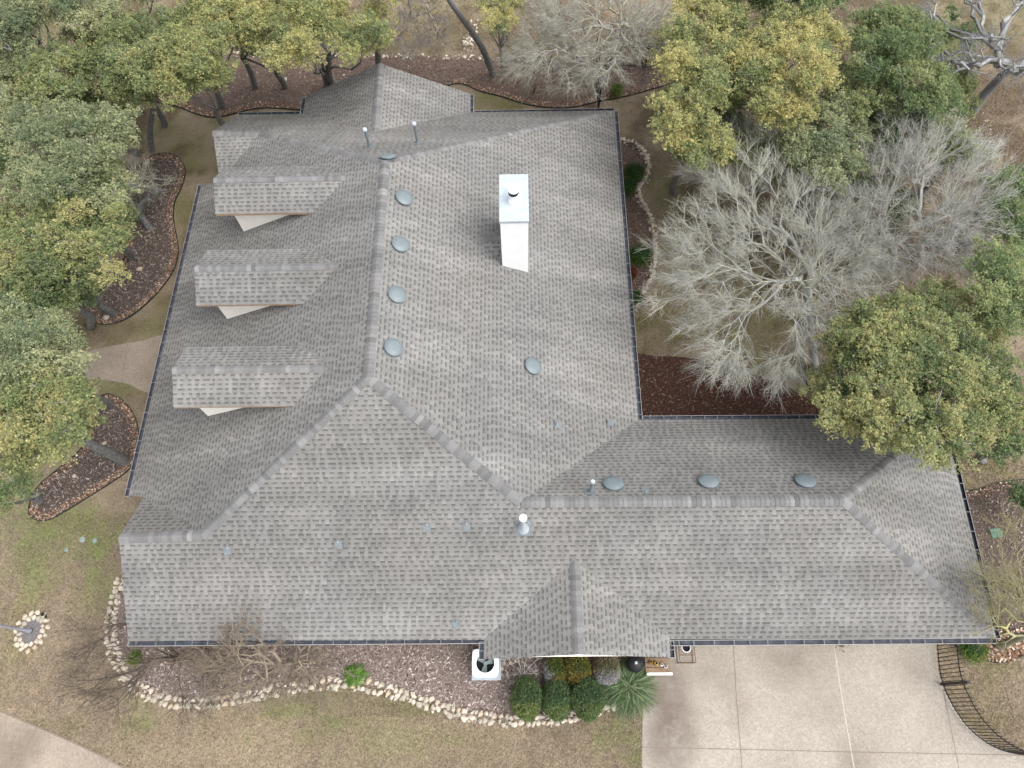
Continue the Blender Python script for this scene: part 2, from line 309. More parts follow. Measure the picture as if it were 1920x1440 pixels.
gS=[(SWc+S([.0,0,0]),S([gW0[0]-.02,SWc[1],EAVE]),dS),(S([gE0[0]+.02,SEc[1],EAVE]),SEc,dS),(We0,We1,dW),(NEi+S([0,-.05,0]),NE,dE),(S([NEi[0]+.16,NEi[1],EAVE]),NEc,dN),(SEc,NEc,dE),
    (U(445,215,EAVE),S([nW1[0]-.15,NWe[1],EAVE]),dN),(S([nE1[0]+.15,NE[1],EAVE]),NE,dN),(nW0,S([nW0[0],NE[1]+.05,EAVE]),dW),(nE0,S([nE0[0],NE[1]+.05,EAVE]),dE),
    (S([gW1[0],gW0[1]-.1,EAVE]),gW1,dW),(S([gE1[0],gE0[1]-.1,EAVE]),gE1,dE)]
for i,(a,b,o_) in enumerate(gS):
    a=S(a)+e2; b=S(b)+e2; d=(b-a)/np.linalg.norm(b-a); on=S(o_)-d*(S(o_)@d); on/=np.linalg.norm(on)
    fascia(a,b,on,'fascia'); gutter(a+on*.005,b+on*.005,on,seed=i)
for a,b,o_,mt in((We1,V1,dN,'lip'),(Gw,V1,dW,'lip'),(Gw,NWe,dW,'lip'),(Gw2,SWc,dW,'lip'),(Gw2,V2,dW,'lip'),(We0,V2,dS,'fasc'),(nR,nW0,dN,'fasc'),(nR,nE0,dN,'fasc'),(gR1,gW1,dS,'white'),(gR1,gE1,dS,'white')):
    fascia(a,b,o_,'rake_board',.18,mt)
# walls
def wallprism(pts,z0,z1,name='wall',m='brick'):
    n=len(pts); V=[(p[0],p[1],z0) for p in pts]+[(p[0],p[1],z1) for p in pts]
    Fs=[(i,(i+1)%n,n+(i+1)%n,n+i) for i in range(n)]+[tuple(range(n,2*n))]
    return mesh(name,S(V)-HO,Fs,m,house)
ins=.5
xw,xe,ys,yn=We0[0]+ins,NE[0]-ins,SWc[1]+ins,NE[1]-ins
gwl=max(Gw[0]+.35,xw)
wp=[(Gw2[0]+.35,ys),(gW1[0]+.4,ys),(gW1[0]+.4,gW1[1]+.5),(gE1[0]-.4,gE1[1]+.5),(gE1[0]-.4,ys),(SEc[0]-ins,ys),(NEc[0]-ins,NEi[1]-ins),(xe,NEi[1]-ins),(xe,yn),(nE0[0]-.4,yn),(nE0[0]-.4,nE0[1]-.4),(nW0[0]+.4,nW0[1]-.4),(nW0[0]+.4,yn),(Gw[0]+.35,yn),(Gw[0]+.35,We1[1]-.4),(xw,We1[1]-.4),(xw,We0[1]+.3),(Gw2[0]+.35,We0[1]+.3)]
wallprism(wp,0,EAVE-.16)
sf=MB(HO)   # soffit sheet
sp_=[(SWc[0]+.03,ys-.44),(gW1[0]+.03,ys-.44),(gW1[0]+.03,gW1[1]+.06),(gE1[0]-.03,gE1[1]+.06),(gE1[0]-.03,ys-.44),(SEc[0]-.08,ys-.44),(NEc[0]-.08,NEi[1]-.08),(NE[0]-.08,NEi[1]-.08),(NE[0]-.08,NE[1]-.08),(nE0[0]-.06,NE[1]-.08),(nE0[0]-.06,nE0[1]-.08),(nW0[0]+.06,nW0[1]-.08),(nW0[0]+.06,NE[1]-.08),(NWe[0]+.05,NE[1]-.08),(Gw[0]+.05,We1[1]-.05),(We1[0]+.06,We1[1]-.05),(We0[0]+.06,We0[1]+.05),(SWc[0]+.03,We0[1]+.05)]
mesh('soffit',S([(x,y,EAVE-.13) for x,y in sp_])-HO,[tuple(range(len(sp_)))[::-1]],'cream',house)
# gable end walls
def gablewall(a,b,top,name='gable_wall',mt='cream'):
    V=S([a,b,top])-HO; mesh(name,V,[(0,1,2)],mt,house)
z1=lambda p,dx=0,dy=0,dz=-.2:S([p[0]+dx,p[1]+dy,p[2]+dz])
gablewall(z1(gW1,.45,.5,-.16),z1(gE1,-.45,.5,-.16),z1(gR1,0,.5,-.3)); gablewall(z1(nE0,-.45,-.4,-.16),z1(nW0,.45,-.4,-.16),z1(nR,0,-.4,-.3))
gablewall(S([Gw[0]+.35,NWe[1]-.6,EAVE-.16]),S([Gw[0]+.35,V1[1]+.2,EAVE-.16]),z1(Gw,.35,0,-.35)); gablewall(S([Gw2[0]+.35,V2[1]-.2,EAVE-.16]),S([Gw2[0]+.35,ys,EAVE-.16]),z1(Gw2,.35,0,-.4))
# windows and doors in the walls
def window(x,y,w,h,z,nx,ny,name='window',mt='glass'):
    n=S([nx,ny,0.]); t=S([-ny,nx,0.]); m=MB(HO); up=S([0,0,1.]); c=S([x,y,z])+n*.012
    m.box(c,(w,.02,h),mi=0,ax=(t,n,up)); o=m.build(name,[mt],house)
    m=MB(HO)
    for sx in(-1,1): m.box(c+t*sx*(w/2+.03),(.06,.06,h+.12),ax=(t,n,up))
    for sz in(-1,1): m.box(c+up*sz*(h/2+.03),(w,.06,.06),ax=(t,n,up))
    m.box(c+n*.012,(.03,.03,h),ax=(t,n,up)); m.build('frame',['white'],o); return o
for x in(-9.2,-6.4,-3.2): window(x,ys,1.4,1.2,1.5,0,-1)
for x in(8.0,12.2): window(x,ys,2.7,2.2,1.1,0,-1,'garage_door','white')
for y in(12.,15.5): window(xe,y,1.6,1.3,1.5,1,0)
for y in(8.,13.): window(xw,y,1.4,1.3,1.5,-1,0)
# dormers
def dormer(rE,rW,nE_,nW_,sE,sW,wf,wr,wtl):
    a=R(*rE,PW); z=a[2]; b=U(*rW,z)
    c=R(*sE,PW); ze=c[2]; d=U(*sW,ze); y_r=(a[1]+b[1])/2; hw=y_r-(c[1]+d[1])/2
    a[1]=b[1]=y_r; ys_=y_r-hw; yn_=y_r+hw; xW_=b[0]
    c=S([c[0],ys_,ze]); e=S([c[0],yn_,ze])
    rr=Roof(); pit=(z-ze)/hw
    A=S([a[0]+.1,y_r,z]); B=S([xW_,y_r,z]); c2=c+S([.1,0,0]); e_2=e+S([.1,0,0])
    rr.poly([S([xW_,ys_,ze]),c2,A,B],dS,pit,c); rr.poly([S([xW_,yn_,ze]),B,A,e_2],dN,pit,e)
    o=rr.build('dormer')
    for yy,sg in((ys_,1),(yn_,-1)):
        mm=MB(HO); mm.add([S([xW_,yy+sg*.02,ze-.01]),S([c[0],yy+sg*.02,ze-.01]),S([c[0]+.2,yy+sg*.02,ze-.12]),S([xW_,yy+sg*.02,ze-.12])],[(0,1,2,3)]); mm.build('eave_board','fasc',o)
    f=R(*wf,PW); xf=f[0]; yf=f[1]; xb=a[0]+.2; hh=y_r-yf
    yb=y_r+hh; zb=f[2]-.05
    gz=lambda yv: z-pit*abs(yv-y_r)-.05
    w=MB(HO)
    zt=gz(yf)
    w.add([S([xf,yf,zb-.3]),S([xb,yf,zb-.3]),S([xb,yf,zt]),S([xf,yf,zt]),S([xf,yb,zb-.3]),S([xb,yb,zb-.3]),S([xb,yb,zt]),S([xf,yb,zt]),S([xf,y_r,z-.06])],[(0,1,2,3),(5,4,7,6),(4,0,3,8,7)])
    wl=w.build('wall','cream',o)
    q=MB(HO); q.box(S([xf-.02,y_r,(zb+zt)/2+.15]),(.03,.8,.7)); q.build('window','glass',o)
    ridgecap([B,S([a[0],y_r,z])],parent=o,seed=int(wf[0]),w=.13,drop=.55)
    print('dormer z',z,'ze',ze,'pitch',pit,'len',a[0]-xW_,'hw',hw, 'front',f, 'zt',zt)
dormer((655,331),(400,337),None,None,(590,400),(405,400),(457,434),(548,402),None)
dormer((635,499),(365,501),None,None,(568,571),(372,571),(426,598),(508,571),None)
dormer((616,690),(323,692),None,None,(550,762.5),(332,762.5),(390,780),(462,763),None)
# chimney
pc=R(990,511,PE); pcw=R(942,498,PE)
def zvert(p,px,py):   # height above point p whose image row is py
    lo,hi=p[2],p[2]+8
    for _ in range(50):
        m=(lo+hi)/2; q=S([p[0],p[1],m])-CAM; y=720-F*(q@UP)/(q@FW)
        if y>py: lo=m
        else: hi=m
    return lo
zt=zvert(pc,990,414); print('chimney height',zt-pc[2],'plan',pc,pcw)
tl,tr,br_,bl=[U(x,y,zt) for x,y in((936.5,328),(990,328),(990,411),(935,411))]
cx0,cx1=pcw[0],pc[0]; cyS=(pc[1]+pcw[1])/2; cyN=(tl[1]+tr[1])/2
m=MB(HO); m.box(((cx0+cx1)/2,(cyS+cyN)/2,(4.2+zt-.06)/2),(cx1-cx0,cyN-cyS,zt-.06-4.2)); chim=m.build('chimney','white',house)
m=MB(HO); m.box(((cx0+cx1)/2,(cyS+cyN)/2,zt-.05),(cx1-cx0+.05,cyN-cyS+.05,.1)); m.build('chimney_cap','galv',chim)
fc=U(963,376,zt); m=MB(HO); m.lathe(fc-S([0,0,.01]),[(.17,0),(.17,.04),(.125,.09),(.125,.36),(.10,.37)]); m.lathe(fc+S([0,0,.36]),[(.165,0),(.165,.15)],mi=1); m.lathe(fc+S([0,0,.505]),[(.175,0),(.18,.03),(.17,.05),(.12,.06)],mi=0,capb=True)
m.tube(fc+S([.12,.0,0]),fc+S([.13,0,.25]),.05); m.build('flue',['white','black'],chim,smooth=True)
# cricket behind the chimney
k0=R(892,446,PE); k1=R(938,443,PE); kz=k0[2]; k1=S([cx0+.02,k0[1],kz]); kw=.75
cr_=Roof(); cr_.poly([k0,S([cx0+.02,k0[1]-kw,onp(cx0,k0[1]-kw,PE)+.0]),k1],dS,.5,k1); cr_.poly([k0,k1,S([cx0+.02,k0[1]+kw,onp(cx0,k0[1]+kw,PE)])],dN,.5,k1); ck=cr_.build('chimney_cricket',chim)
ridgecap([k0,k1],parent=ck,seed=33,w=.11,drop=.5)
# vents
def frame_of(pl,d):
    n=pl[0] if pl[0][2]>0 else -pl[0]; e=S([-d[1],d[0],0.]); e=e-n*(e@n); e/=np.linalg.norm(e); f=np.cross(n,e); return e,f,n
def domevent(px,py,pl,d,r=.295):
    c=R(px,py,pl); e,f,n=frame_of(pl,d)
    # centre is seen .12 m above the surface
    c=c-(c-CAM)/np.linalg.norm(c-CAM)*(.12/abs((c-CAM)@n/np.linalg.norm(c-CAM))); c=c-n*.12
    m=MB(HO); m.lathe(c,[(.17,0),(.17,.07)],ax=(e,f,n)); m.lathe(c,[(r*.97,.065),(r,.075),(r*1.0,.10),(r*.93,.118),(r*.80,.128),(r*.76,.138),(r*.5,.152),(r*.2,.158)],ax=(e,f,n),capb=True,n=32)
    o=m.build('roof_vent','metalblue',house,smooth=True)
    m=MB(HO); m.box(c+n*.012,(.52,.52,.012),ax=(e,f,n)); m.build('flashing','flash',o)
for x,y in((759,369),(752,456),(746,551),(739,650),(1001,685)): domevent(x,y,PE,dE)
for x,y in((1150,904),(1329,900),(1511,899)): domevent(x,y,PWN,dN,.31)
domevent(727,291,PN,dN,.28)
def pipe(bx,by,tx,ty,pl,d,r=.05,ball=.085,cone=False,w=.3):
    b=R(bx,by,pl); z=zvert(b,tx,ty); h=min(z-b[2],1.2); m=MB(HO); e,f,n=frame_of(pl,d)
    if cone: m.lathe(b-S([0,0,.05]),[(.19,0),(.16,.10),(.075,.42),(.065,h-.1)])
    else: m.tube(b-S([0,0,.05]),b+S([0,0,h]),r,n=12); m.lathe(b-S([0,0,.02]),[(r*1.9,0),(r*1.2,.12)])
    o=m.build('vent_pipe','metalblue' if not cone else 'galv',house,smooth=True)
    t=b+S([0,0,h]); m=MB(HO); m.lathe(t-S([0,0,.06]),[(ball*.7,0),(ball,.03),(ball,.08),(ball*.6,.12)],n=16,capb=True); m.build('pipe_cap','white' if cone else 'galv',o,smooth=True)
    m=MB(HO); m.box(b+n*.01,(w*1.1,w,.012),ax=(e,f,n)); m.build('flashing','flash',o); return h
print('pipes',pipe(693,276,681,243,PN,dN),pipe(783,268,773,232,PN,dN),pipe(1106,921,1106,903,PWN,dN,.045,.075),pipe(981,990,981,967,PS,dS,.07,.115,True,.46))
def smallvent(px,py,pl,d):
    b=R(px,py,pl); e,f,n=frame_of(pl,d); m=MB(HO); m.box(b+n*.01,(.24,.26,.014),ax=(e,f,n)); o=m.build('flashing','flash',house)
    p=b+(-S(d)*.07); p=p+n*.02; m=MB(HO); m.tube(p-S([0,0,.05]),p+S([0,0,.16]),.03,n=10); m.build('pipe','galv',o,smooth=True); m=MB(HO); m.tube(p+S([0,0,.161]),p+S([0,0,.164]),.022,n=10); m.build('pipe_opening','dark',o)
for x,y in((427,1032),(634,1021),(800,989),(874,987),(856,1170)): smallvent(x,y,PS,dS)
for x,y in((1047,797),(1144,793)): smallvent(x,y,PE,dE)
smallvent(1210,919,PWN,dN)
# ================================================================ GROUND
def P2(pts): return S([U(x,y,0)[:2] for x,y in pts])
def inpoly(P,poly):
    x,y=P[:,0],P[:,1]; ins=np.zeros(len(P),bool); n=len(poly); j=n-1
    for i in range(n):
        xi,yi=poly[i]; xj,yj=poly[j]
        c=((yi>y)!=(yj>y))&(x<(xj-xi)*(y-yi)/(yj-yi+1e-12)+xi); ins^=c; j=i
    return ins
def smoothpath(P,n=6,closed=False):
    P=S(P); out=[]; N=len(P); rng_=range(N) if closed else range(N-1)
    for i in rng_:
        p0=P[(i-1)%N] if closed or i>0 else P[i]; p1=P[i]; p2=P[(i+1)%N]; p3=P[(i+2)%N] if closed or i+2<N else P[i+1]
        for k in range(n):
            t=k/n; out.append(.5*((2*p1)+(-p0+p2)*t+(2*p0-5*p1+4*p2-p3)*t*t+(-p0+3*p1-3*p2+p3)*t**3))
    if not closed: out.append(P[-1])
    return S(out)
def sheet(name,P,z,m,kind='structure'):
    n=len(P); o=mesh(name,np.c_[P,np.full(n,z)],[tuple(range(n))],m); 
    if o.data.polygons[0].normal.z<0: o.data.flip_normals()
    return tag(o,kind=kind)
def vnoise(x,y,s,seed):
    r=np.random.default_rng(seed); g=r.random((257,257)); X=(x/s)%256; Y=(y/s)%256; i=X.astype(int); j=Y.astype(int); fx=X-i; fy=Y-j; fx=fx*fx*(3-2*fx); fy=fy*fy*(3-2*fy)
    return (g[i,j]*(1-fx)+g[i+1,j]*fx)*(1-fy)+(g[i,j+1]*(1-fx)+g[i+1,j+1]*fx)*fy
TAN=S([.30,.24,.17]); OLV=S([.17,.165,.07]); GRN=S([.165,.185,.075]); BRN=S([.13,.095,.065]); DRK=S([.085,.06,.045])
# zone list: photo px, py, radius px, colour, weight
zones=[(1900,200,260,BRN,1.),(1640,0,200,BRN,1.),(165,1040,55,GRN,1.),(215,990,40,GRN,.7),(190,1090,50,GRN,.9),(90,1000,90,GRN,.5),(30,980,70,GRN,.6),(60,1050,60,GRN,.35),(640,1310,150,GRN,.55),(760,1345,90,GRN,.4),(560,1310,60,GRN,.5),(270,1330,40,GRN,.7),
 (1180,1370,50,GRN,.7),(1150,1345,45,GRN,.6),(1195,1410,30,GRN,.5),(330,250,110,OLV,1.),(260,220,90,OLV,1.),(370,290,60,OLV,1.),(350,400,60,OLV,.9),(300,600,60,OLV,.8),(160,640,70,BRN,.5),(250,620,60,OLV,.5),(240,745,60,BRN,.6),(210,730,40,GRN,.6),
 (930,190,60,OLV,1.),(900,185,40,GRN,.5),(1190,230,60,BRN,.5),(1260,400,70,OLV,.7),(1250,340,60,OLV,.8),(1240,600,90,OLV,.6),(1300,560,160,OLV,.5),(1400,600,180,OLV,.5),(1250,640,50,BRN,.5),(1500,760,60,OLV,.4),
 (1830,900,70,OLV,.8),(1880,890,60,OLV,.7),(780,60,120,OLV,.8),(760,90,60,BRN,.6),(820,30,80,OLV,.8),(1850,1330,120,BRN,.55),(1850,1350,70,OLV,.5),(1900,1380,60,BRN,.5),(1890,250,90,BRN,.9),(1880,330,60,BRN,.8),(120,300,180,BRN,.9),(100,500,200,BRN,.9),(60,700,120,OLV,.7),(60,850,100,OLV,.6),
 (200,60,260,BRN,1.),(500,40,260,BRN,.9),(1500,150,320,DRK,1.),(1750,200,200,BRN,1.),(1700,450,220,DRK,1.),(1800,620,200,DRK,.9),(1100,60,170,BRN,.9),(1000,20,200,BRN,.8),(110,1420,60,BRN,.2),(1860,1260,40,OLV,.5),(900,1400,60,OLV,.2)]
def groundcol(X,Y):
    n1=vnoise(X,Y,2.2,1); n2=vnoise(X,Y,.7,2); n3=vnoise(X,Y,5.,3); n4=vnoise(X,Y,.25,4)
    c=np.repeat(TAN[None],len(X),0)*(0.86+.28*n3)[:,None]
    g=np.clip((n1*.6+n2*.4-.60)*2.4,0,.55)[:,None]; c=c*(1-g)+S([.20,.18,.09])*g
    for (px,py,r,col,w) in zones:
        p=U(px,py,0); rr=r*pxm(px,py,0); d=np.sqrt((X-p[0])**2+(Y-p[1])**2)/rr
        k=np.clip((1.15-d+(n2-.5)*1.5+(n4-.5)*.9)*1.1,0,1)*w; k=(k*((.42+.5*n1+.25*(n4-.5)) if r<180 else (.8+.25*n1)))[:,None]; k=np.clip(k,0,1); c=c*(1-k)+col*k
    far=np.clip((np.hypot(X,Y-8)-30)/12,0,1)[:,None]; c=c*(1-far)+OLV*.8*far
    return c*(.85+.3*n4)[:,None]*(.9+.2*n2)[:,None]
xs=np.concatenate([np.linspace(-140,-24,14)[:-1],np.arange(-24,26,.2),np.linspace(26,140,14)]); ys2=np.concatenate([np.linspace(-120,-8,14)[:-1],np.arange(-8,36,.2),np.linspace(36,150,14)])
XX,YY=np.meshgrid(xs,ys2,indexing='ij'); nx_,ny_=XX.shape; idx=np.arange(nx_*ny_).reshape(nx_,ny_)
Fq=np.stack([idx[:-1,:-1],idx[1:,:-1],idx[1:,1:],idx[:-1,1:]],-1).reshape(-1,4)
MS['lawn']=attrmat('lawn',.95,0,.35,11.,.9)
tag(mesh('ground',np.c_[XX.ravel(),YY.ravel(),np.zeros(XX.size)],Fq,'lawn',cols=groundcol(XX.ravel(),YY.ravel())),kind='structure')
# paving
drvR=smoothpath(P2([(1752,1195),(1757,1250),(1768,1290),(1790,1330),(1820,1365),(1855,1392),(1890,1408),(1935,1416),(2000,1420)]))
drvL=P2([(1203,1520),(1203,1440),(1204,1360),(1205,1300),(1206,1250),(1206,1195)])
drive=np.vstack([drvL,drvR,P2([(2150,1430),(2150,1700),(1203,1700)])])
blo=[(*U(1330,1260)[:2],1.6,.8,.35),(*U(1700,1250)[:2],1.5,.7,.2),(*U(1380,1320)[:2],.5,1.3,.3),(*U(1255,1350)[:2],1.1,2.2,1.3),(*U(1245,1290)[:2],.8,1.1,1.),(*U(1480,1240)[:2],1.8,1.1,.6),(*U(1600,1430)[:2],.9,.7,.55),(*U(1230,1400)[:2],.6,1.2,.5),(*U(1540,1330)[:2],1.2,.6,.3)]
MS['drive']=concrete('aggregate_concrete',(.295,.262,.22),(.35,.318,.272),(.16,.13,.11),blo)
MS['walk']=concrete('walk_concrete',(.25,.205,.16),(.34,.285,.23),(.10,.08,.06),[(*U(40,1400)[:2],1.,1.,.7),(*U(200,680)[:2],1.,1.,.3)])
MS['joint']=simple('joint',(.20,.165,.13),.9); MS['ljoint']=simple('pale_joint',(.44,.41,.36),.9)
sheet('driveway',drive,.02,'drive')
def strip(P,w,z,name,m):
    P=S(P); T=np.gradient(P,axis=0); T/=np.linalg.norm(T,axis=1)[:,None]; N=np.c_[-T[:,1],T[:,0]]; n=len(P)
    V=np.r_[np.c_[P+N*w/2,np.full(n,z)],np.c_[P-N*w/2,np.full(n,z)]]; Fs=[(i,i+1,n+i+1,n+i) for i in range(n-1)]
    o=mesh(name,V,Fs,m); 
    if o.data.polygons[0].normal.z<0: o.data.flip_normals()
    return tag(o,kind='structure')
strip(P2([(1374,1195),(1380,1300),(1391,1440),(1400,1560)]),.024,.024,'driveway_joint','joint')
strip(P2([(1563,1210),(1580,1320),(1601,1440),(1615,1560)]),.035,.024,'driveway_joint','ljoint')
strip(P2([(1768,1292),(1785,1380),(1797,1440),(1810,1560)]),.02,.024,'driveway_joint','joint')
strip(P2([(1203,1401),(1391,1405),(1600,1410),(1930,1416)]),.022,.0245,'driveway_joint','joint')
strip(drvL,.03,.0235,'driveway_joint','joint')
sheet('front_path',P2([(0,1333),(70,1363),(140,1393),(200,1422),(250,1450),(330,1520),(330,1700),(-300,1700),(-300,1230)]),.02,'walk')
strip(P2([(70,1363),(33,1440),(0,1510)]),.04,.024,'path_joint','joint'); strip(P2([(-100,1295),(0,1333),(70,1363),(140,1393),(200,1422),(250,1450)]),.05,.0235,'path_joint','joint')
sheet('entry_path',smoothpath(P2([(312,634),(265,640),(225,646),(185,654),(150,666),(120,685),(60,700),(-60,720),(-60,770),(60,745),(110,722),(160,713),(205,714),(240,720),(285,731)]),4,True),.02,'walk')
strip(P2([(240,645),(228,719)]),.02,.024,'path_joint','joint')
# beds
B1lo=smoothpath(P2([(150,180),(220,188),(262,190),(297,192),(340,203),(370,215),(405,221),(440,214),(470,206),(500,203),(560,207),(640,215),(760,200),(850,158),(900,172),(940,182),(985,196),(1030,203),(1075,202),(1120,192),(1180,180),(1250,160),(1290,150)]),4)
B1hi=P2([(1290,112),(1100,113),(990,110),(870,108),(745,106),(560,105),(460,104),(300,98),(150,95)])
bed1=np.vstack([B1lo,B1hi])
bed2=smoothpath(P2([(300,289),(325,291),(342,305),(348,325),(340,355),(328,380),(326,410),(332,445),(335,475),(325,510),(300,545),(270,575),(240,597),(210,608),(185,607),(170,590),(175,560),(200,535),(225,500),(238,470),(235,430),(222,400),(225,360),(250,330),(275,300)]),5,True)
bed3=smoothpath(P2([(195,741),(215,742),(235,755),(250,775),(259,800),(262,830),(256,860),(240,883),(205,908),(170,930),(130,955),(95,974),(70,976),(55,962),(62,930),(80,905),(110,880),(150,845),(163,820),(165,790),(167,762)]),5,True)
SB=smoothpath(P2([(231,1085),(222,1110),(212,1140),(208,1170),(209,1200),(216,1230),(233,1262),(264,1292),(302,1310),(352,1319),(410,1316),(460,1306),(520,1295),(570,1286),(640,1281),(690,1286),(740,1298),(800,1318),(860,1336),(930,1348),(1000,1352),(1060,1345),(1110,1333),(1150,1322),(1190,1316)]),6)
bed4=np.vstack([SB,P2([(1203,1300),(1205,1220),(1205,1150),(700,1150),(245,1150),(243,1080)])])
EB=smoothpath(P2([(1163,263),(1180,267),(1198,277),(1211,292),(1215,315),(1210,335),(1200,347),(1197,357),(1201,373),(1210,390),(1219,410),(1226,440),(1229,470),(1226,500),(1218,525),(1207,545),(1196,568),(1190,585)]),6)
bed5=np.vstack([EB,P2([(1150,590),(1120,420),(1120,262)])])
bed6=smoothpath(P2([(1150,672),(1230,668),(1300,672),(1370,690),(1440,712),(1495,735),(1530,762),(1560,800),(1500,830),(1150,830)]),4,True)
bed7=np.vstack([smoothpath(P2([(1780,916),(1808,920),(1840,916),(1880,903),(1960,897)]),4),P2([(1960,1212),(1780,1212),(1740,1000)])])
bed8=smoothpath(P2([(1780,1190),(1800,1216),(1830,1233),(1870,1243),(1902,1236),(1940,1212),(1940,1180)]),4,True)
def soilm(n,c): return simple(n,c,.95,var=.35,scale=14,bump=.8)
MS['soilA']=soilm('mulch_soil',(.15,.108,.087)); MS['soilR']=soilm('red_mulch_soil',(.085,.045,.034)); MS['soilG']=soilm('grey_mulch_soil',(.24,.19,.17)); MS['soilD']=soilm('dark_mulch_soil',(.105,.078,.065))
for P,m in((bed1,'soilA'),(bed2,'soilD'),(bed3,'soilD'),(bed4,'soilG'),(bed5,'soilA'),(bed6,'soilR'),(bed7,'soilD'),(bed8,'soilA')): sheet('mulch_bed',P,.008,m)
def scatter(poly,dens,pal,smin,smax,z=.012,asp=.35,tilt=.5):
    lo,hi=poly.min(0),poly.max(0); n=int(dens*(hi[0]-lo[0])*(hi[1]-lo[1])); Pt=lo+RNG.random((n,2))*(hi-lo); Pt=Pt[inpoly(Pt,poly)]; return flakes(Pt,pal,smin,smax,z,asp,tilt)
def flakes(Pt,pal,smin,smax,z=.012,asp=.35,tilt=.5,zr_=.02):
    n=len(Pt); a=RNG.random(n)*6.283; L=smin+(smax-smin)*RNG.random(n)**2; W=L*asp*(.6+.8*RNG.random(n)); dz=(RNG.random(n)-.5)*L*tilt; dw=(RNG.random(n)-.5)*W*tilt
    d=np.c_[np.cos(a)*L/2,np.sin(a)*L/2,dz]; w=np.c_[-np.sin(a)*W/2,np.cos(a)*W/2,dw]; c=np.c_[Pt,z+RNG.random(n)*zr_+np.abs(dz)]
    V=np.stack([c-d-w*.7,c+d*.8-w,c+d+w*.6,c-d*.8+w],1).reshape(-1,3); Fq=np.arange(4*n).reshape(-1,4)
    pal=S(pal); k=RNG.integers(0,len(pal),n); col=pal[k]*(.7+.6*RNG.random((n,1))); return V,Fq,np.repeat(col,4,0)
def joinF(L):
    V=[];Fs=[];C=[];b=0
    for v,f,c in L: V.append(v);Fs.append(f+b);C.append(c);b+=len(v)
    return np.vstack(V),np.vstack(Fs),np.vstack(C)
palA=[(.17,.12,.095),(.12,.085,.07),(.25,.185,.15),(.34,.27,.23),(.20,.12,.085),(.08,.055,.045)]
palR=[(.12,.055,.04),(.085,.04,.03),(.16,.085,.06),(.07,.035,.028),(.13,.07,.05),(.28,.20,.15)]
palG=[(.30,.25,.22),(.20,.15,.13),(.42,.37,.33),(.14,.10,.09),(.55,.49,.44),(.24,.18,.16),(.10,.07,.06)]
palD=[(.19,.15,.13),(.115,.09,.08),(.27,.225,.20),(.22,.17,.14),(.38,.33,.29),(.08,.062,.055)]
nb=inpoly
def mulch(poly,pal,dens,lab,cat='mulch',mn=.03,mx=.11):
    v,f,c=scatter(poly,dens,pal,mn,mx); tag(mesh('mulch',v,f,'chip',cols=c),lab,cat,kind='stuff')
mulch(bed1,palA,260,'brown wood mulch of the long bed behind the house'); mulch(bed2,palD,420,'dark brown mulch of the kidney shaped bed left of the dormers')
mulch(bed3,palD,420,'dark brown mulch of the bed by the leaning grey trunk'); mulch(bed4,palG,520,'pale grey brown mulch of the front bed inside the stone border')
mulch(bed5,palA,330,'brown mulch of the narrow bed along the right wall'); mulch(bed6,palR,420,'red brown mulch in the corner of the two roof wings')
mulch(bed7,palD,300,'dark mulch beyond the right end of the roof'); mulch(bed8,palA,250,'brown mulch below the lower right roof corner')
# gravel bands along the bed edges
def band(path,w,side,dens,pal,smin,smax):
    P=S(path); T=np.gradient(P,axis=0); seg=np.linalg.norm(T,axis=1); T/=seg[:,None]; N=np.c_[-T[:,1],T[:,0]]*side
    L=np.r_[0,np.cumsum(np.linalg.norm(np.diff(P,axis=0),axis=1))]; n=int(L[-1]*w*dens); t=RNG.random(n)*L[-1]; x=np.interp(t,L,P[:,0]); y=np.interp(t,L,P[:,1]); nx=np.interp(t,L,N[:,0]); ny=np.interp(t,L,N[:,1]); o=RNG.random(n)**1.2*w
    return flakes(np.c_[x+nx*o,y+ny*o],pal,smin,smax,.02,.75,.6,.03)
palT=[(.42,.26,.16),(.30,.16,.09),(.55,.43,.32),(.24,.12,.07),(.36,.20,.10),(.62,.52,.42),(.16,.09,.06)]
def orient(P):  # +1 when the polygon runs anticlockwise (left normal points inward)
    x,y=P[:,0],P[:,1]; return 1 if (np.dot(x,np.roll(y,-1))-np.dot(y,np.roll(x,-1)))>0 else -1
b2e=np.roll(bed2,0,0); gv=[band(bed2,.30,orient(bed2),420,palT,.03,.075),band(bed3,.30,orient(bed3),420,palT,.03,.075),band(B1lo[:50],.4,1 if True else -1,300,palT,.03,.075),band(B1lo[52:],.35,1,300,palT,.03,.075),band(bed8,.55,orient(bed8),300,palT+[(.7,.6,.5)],.04,.10),band(bed7[:16],.35,-1,200,palT,.03,.07)]
for (v,f,c),lab in zip(gv,('tan and orange gravel rimming the kidney shaped bed','tan gravel rimming the bed by the leaning trunk','tan gravel along the left end of the back bed','tan gravel along the right end of the back bed','tan pebbles below the lower right roof corner','thin gravel strip at the top of the right hand bed')):
    tag(mesh('gravel',v,f,'gravel',cols=c),lab,'gravel',kind='stuff')
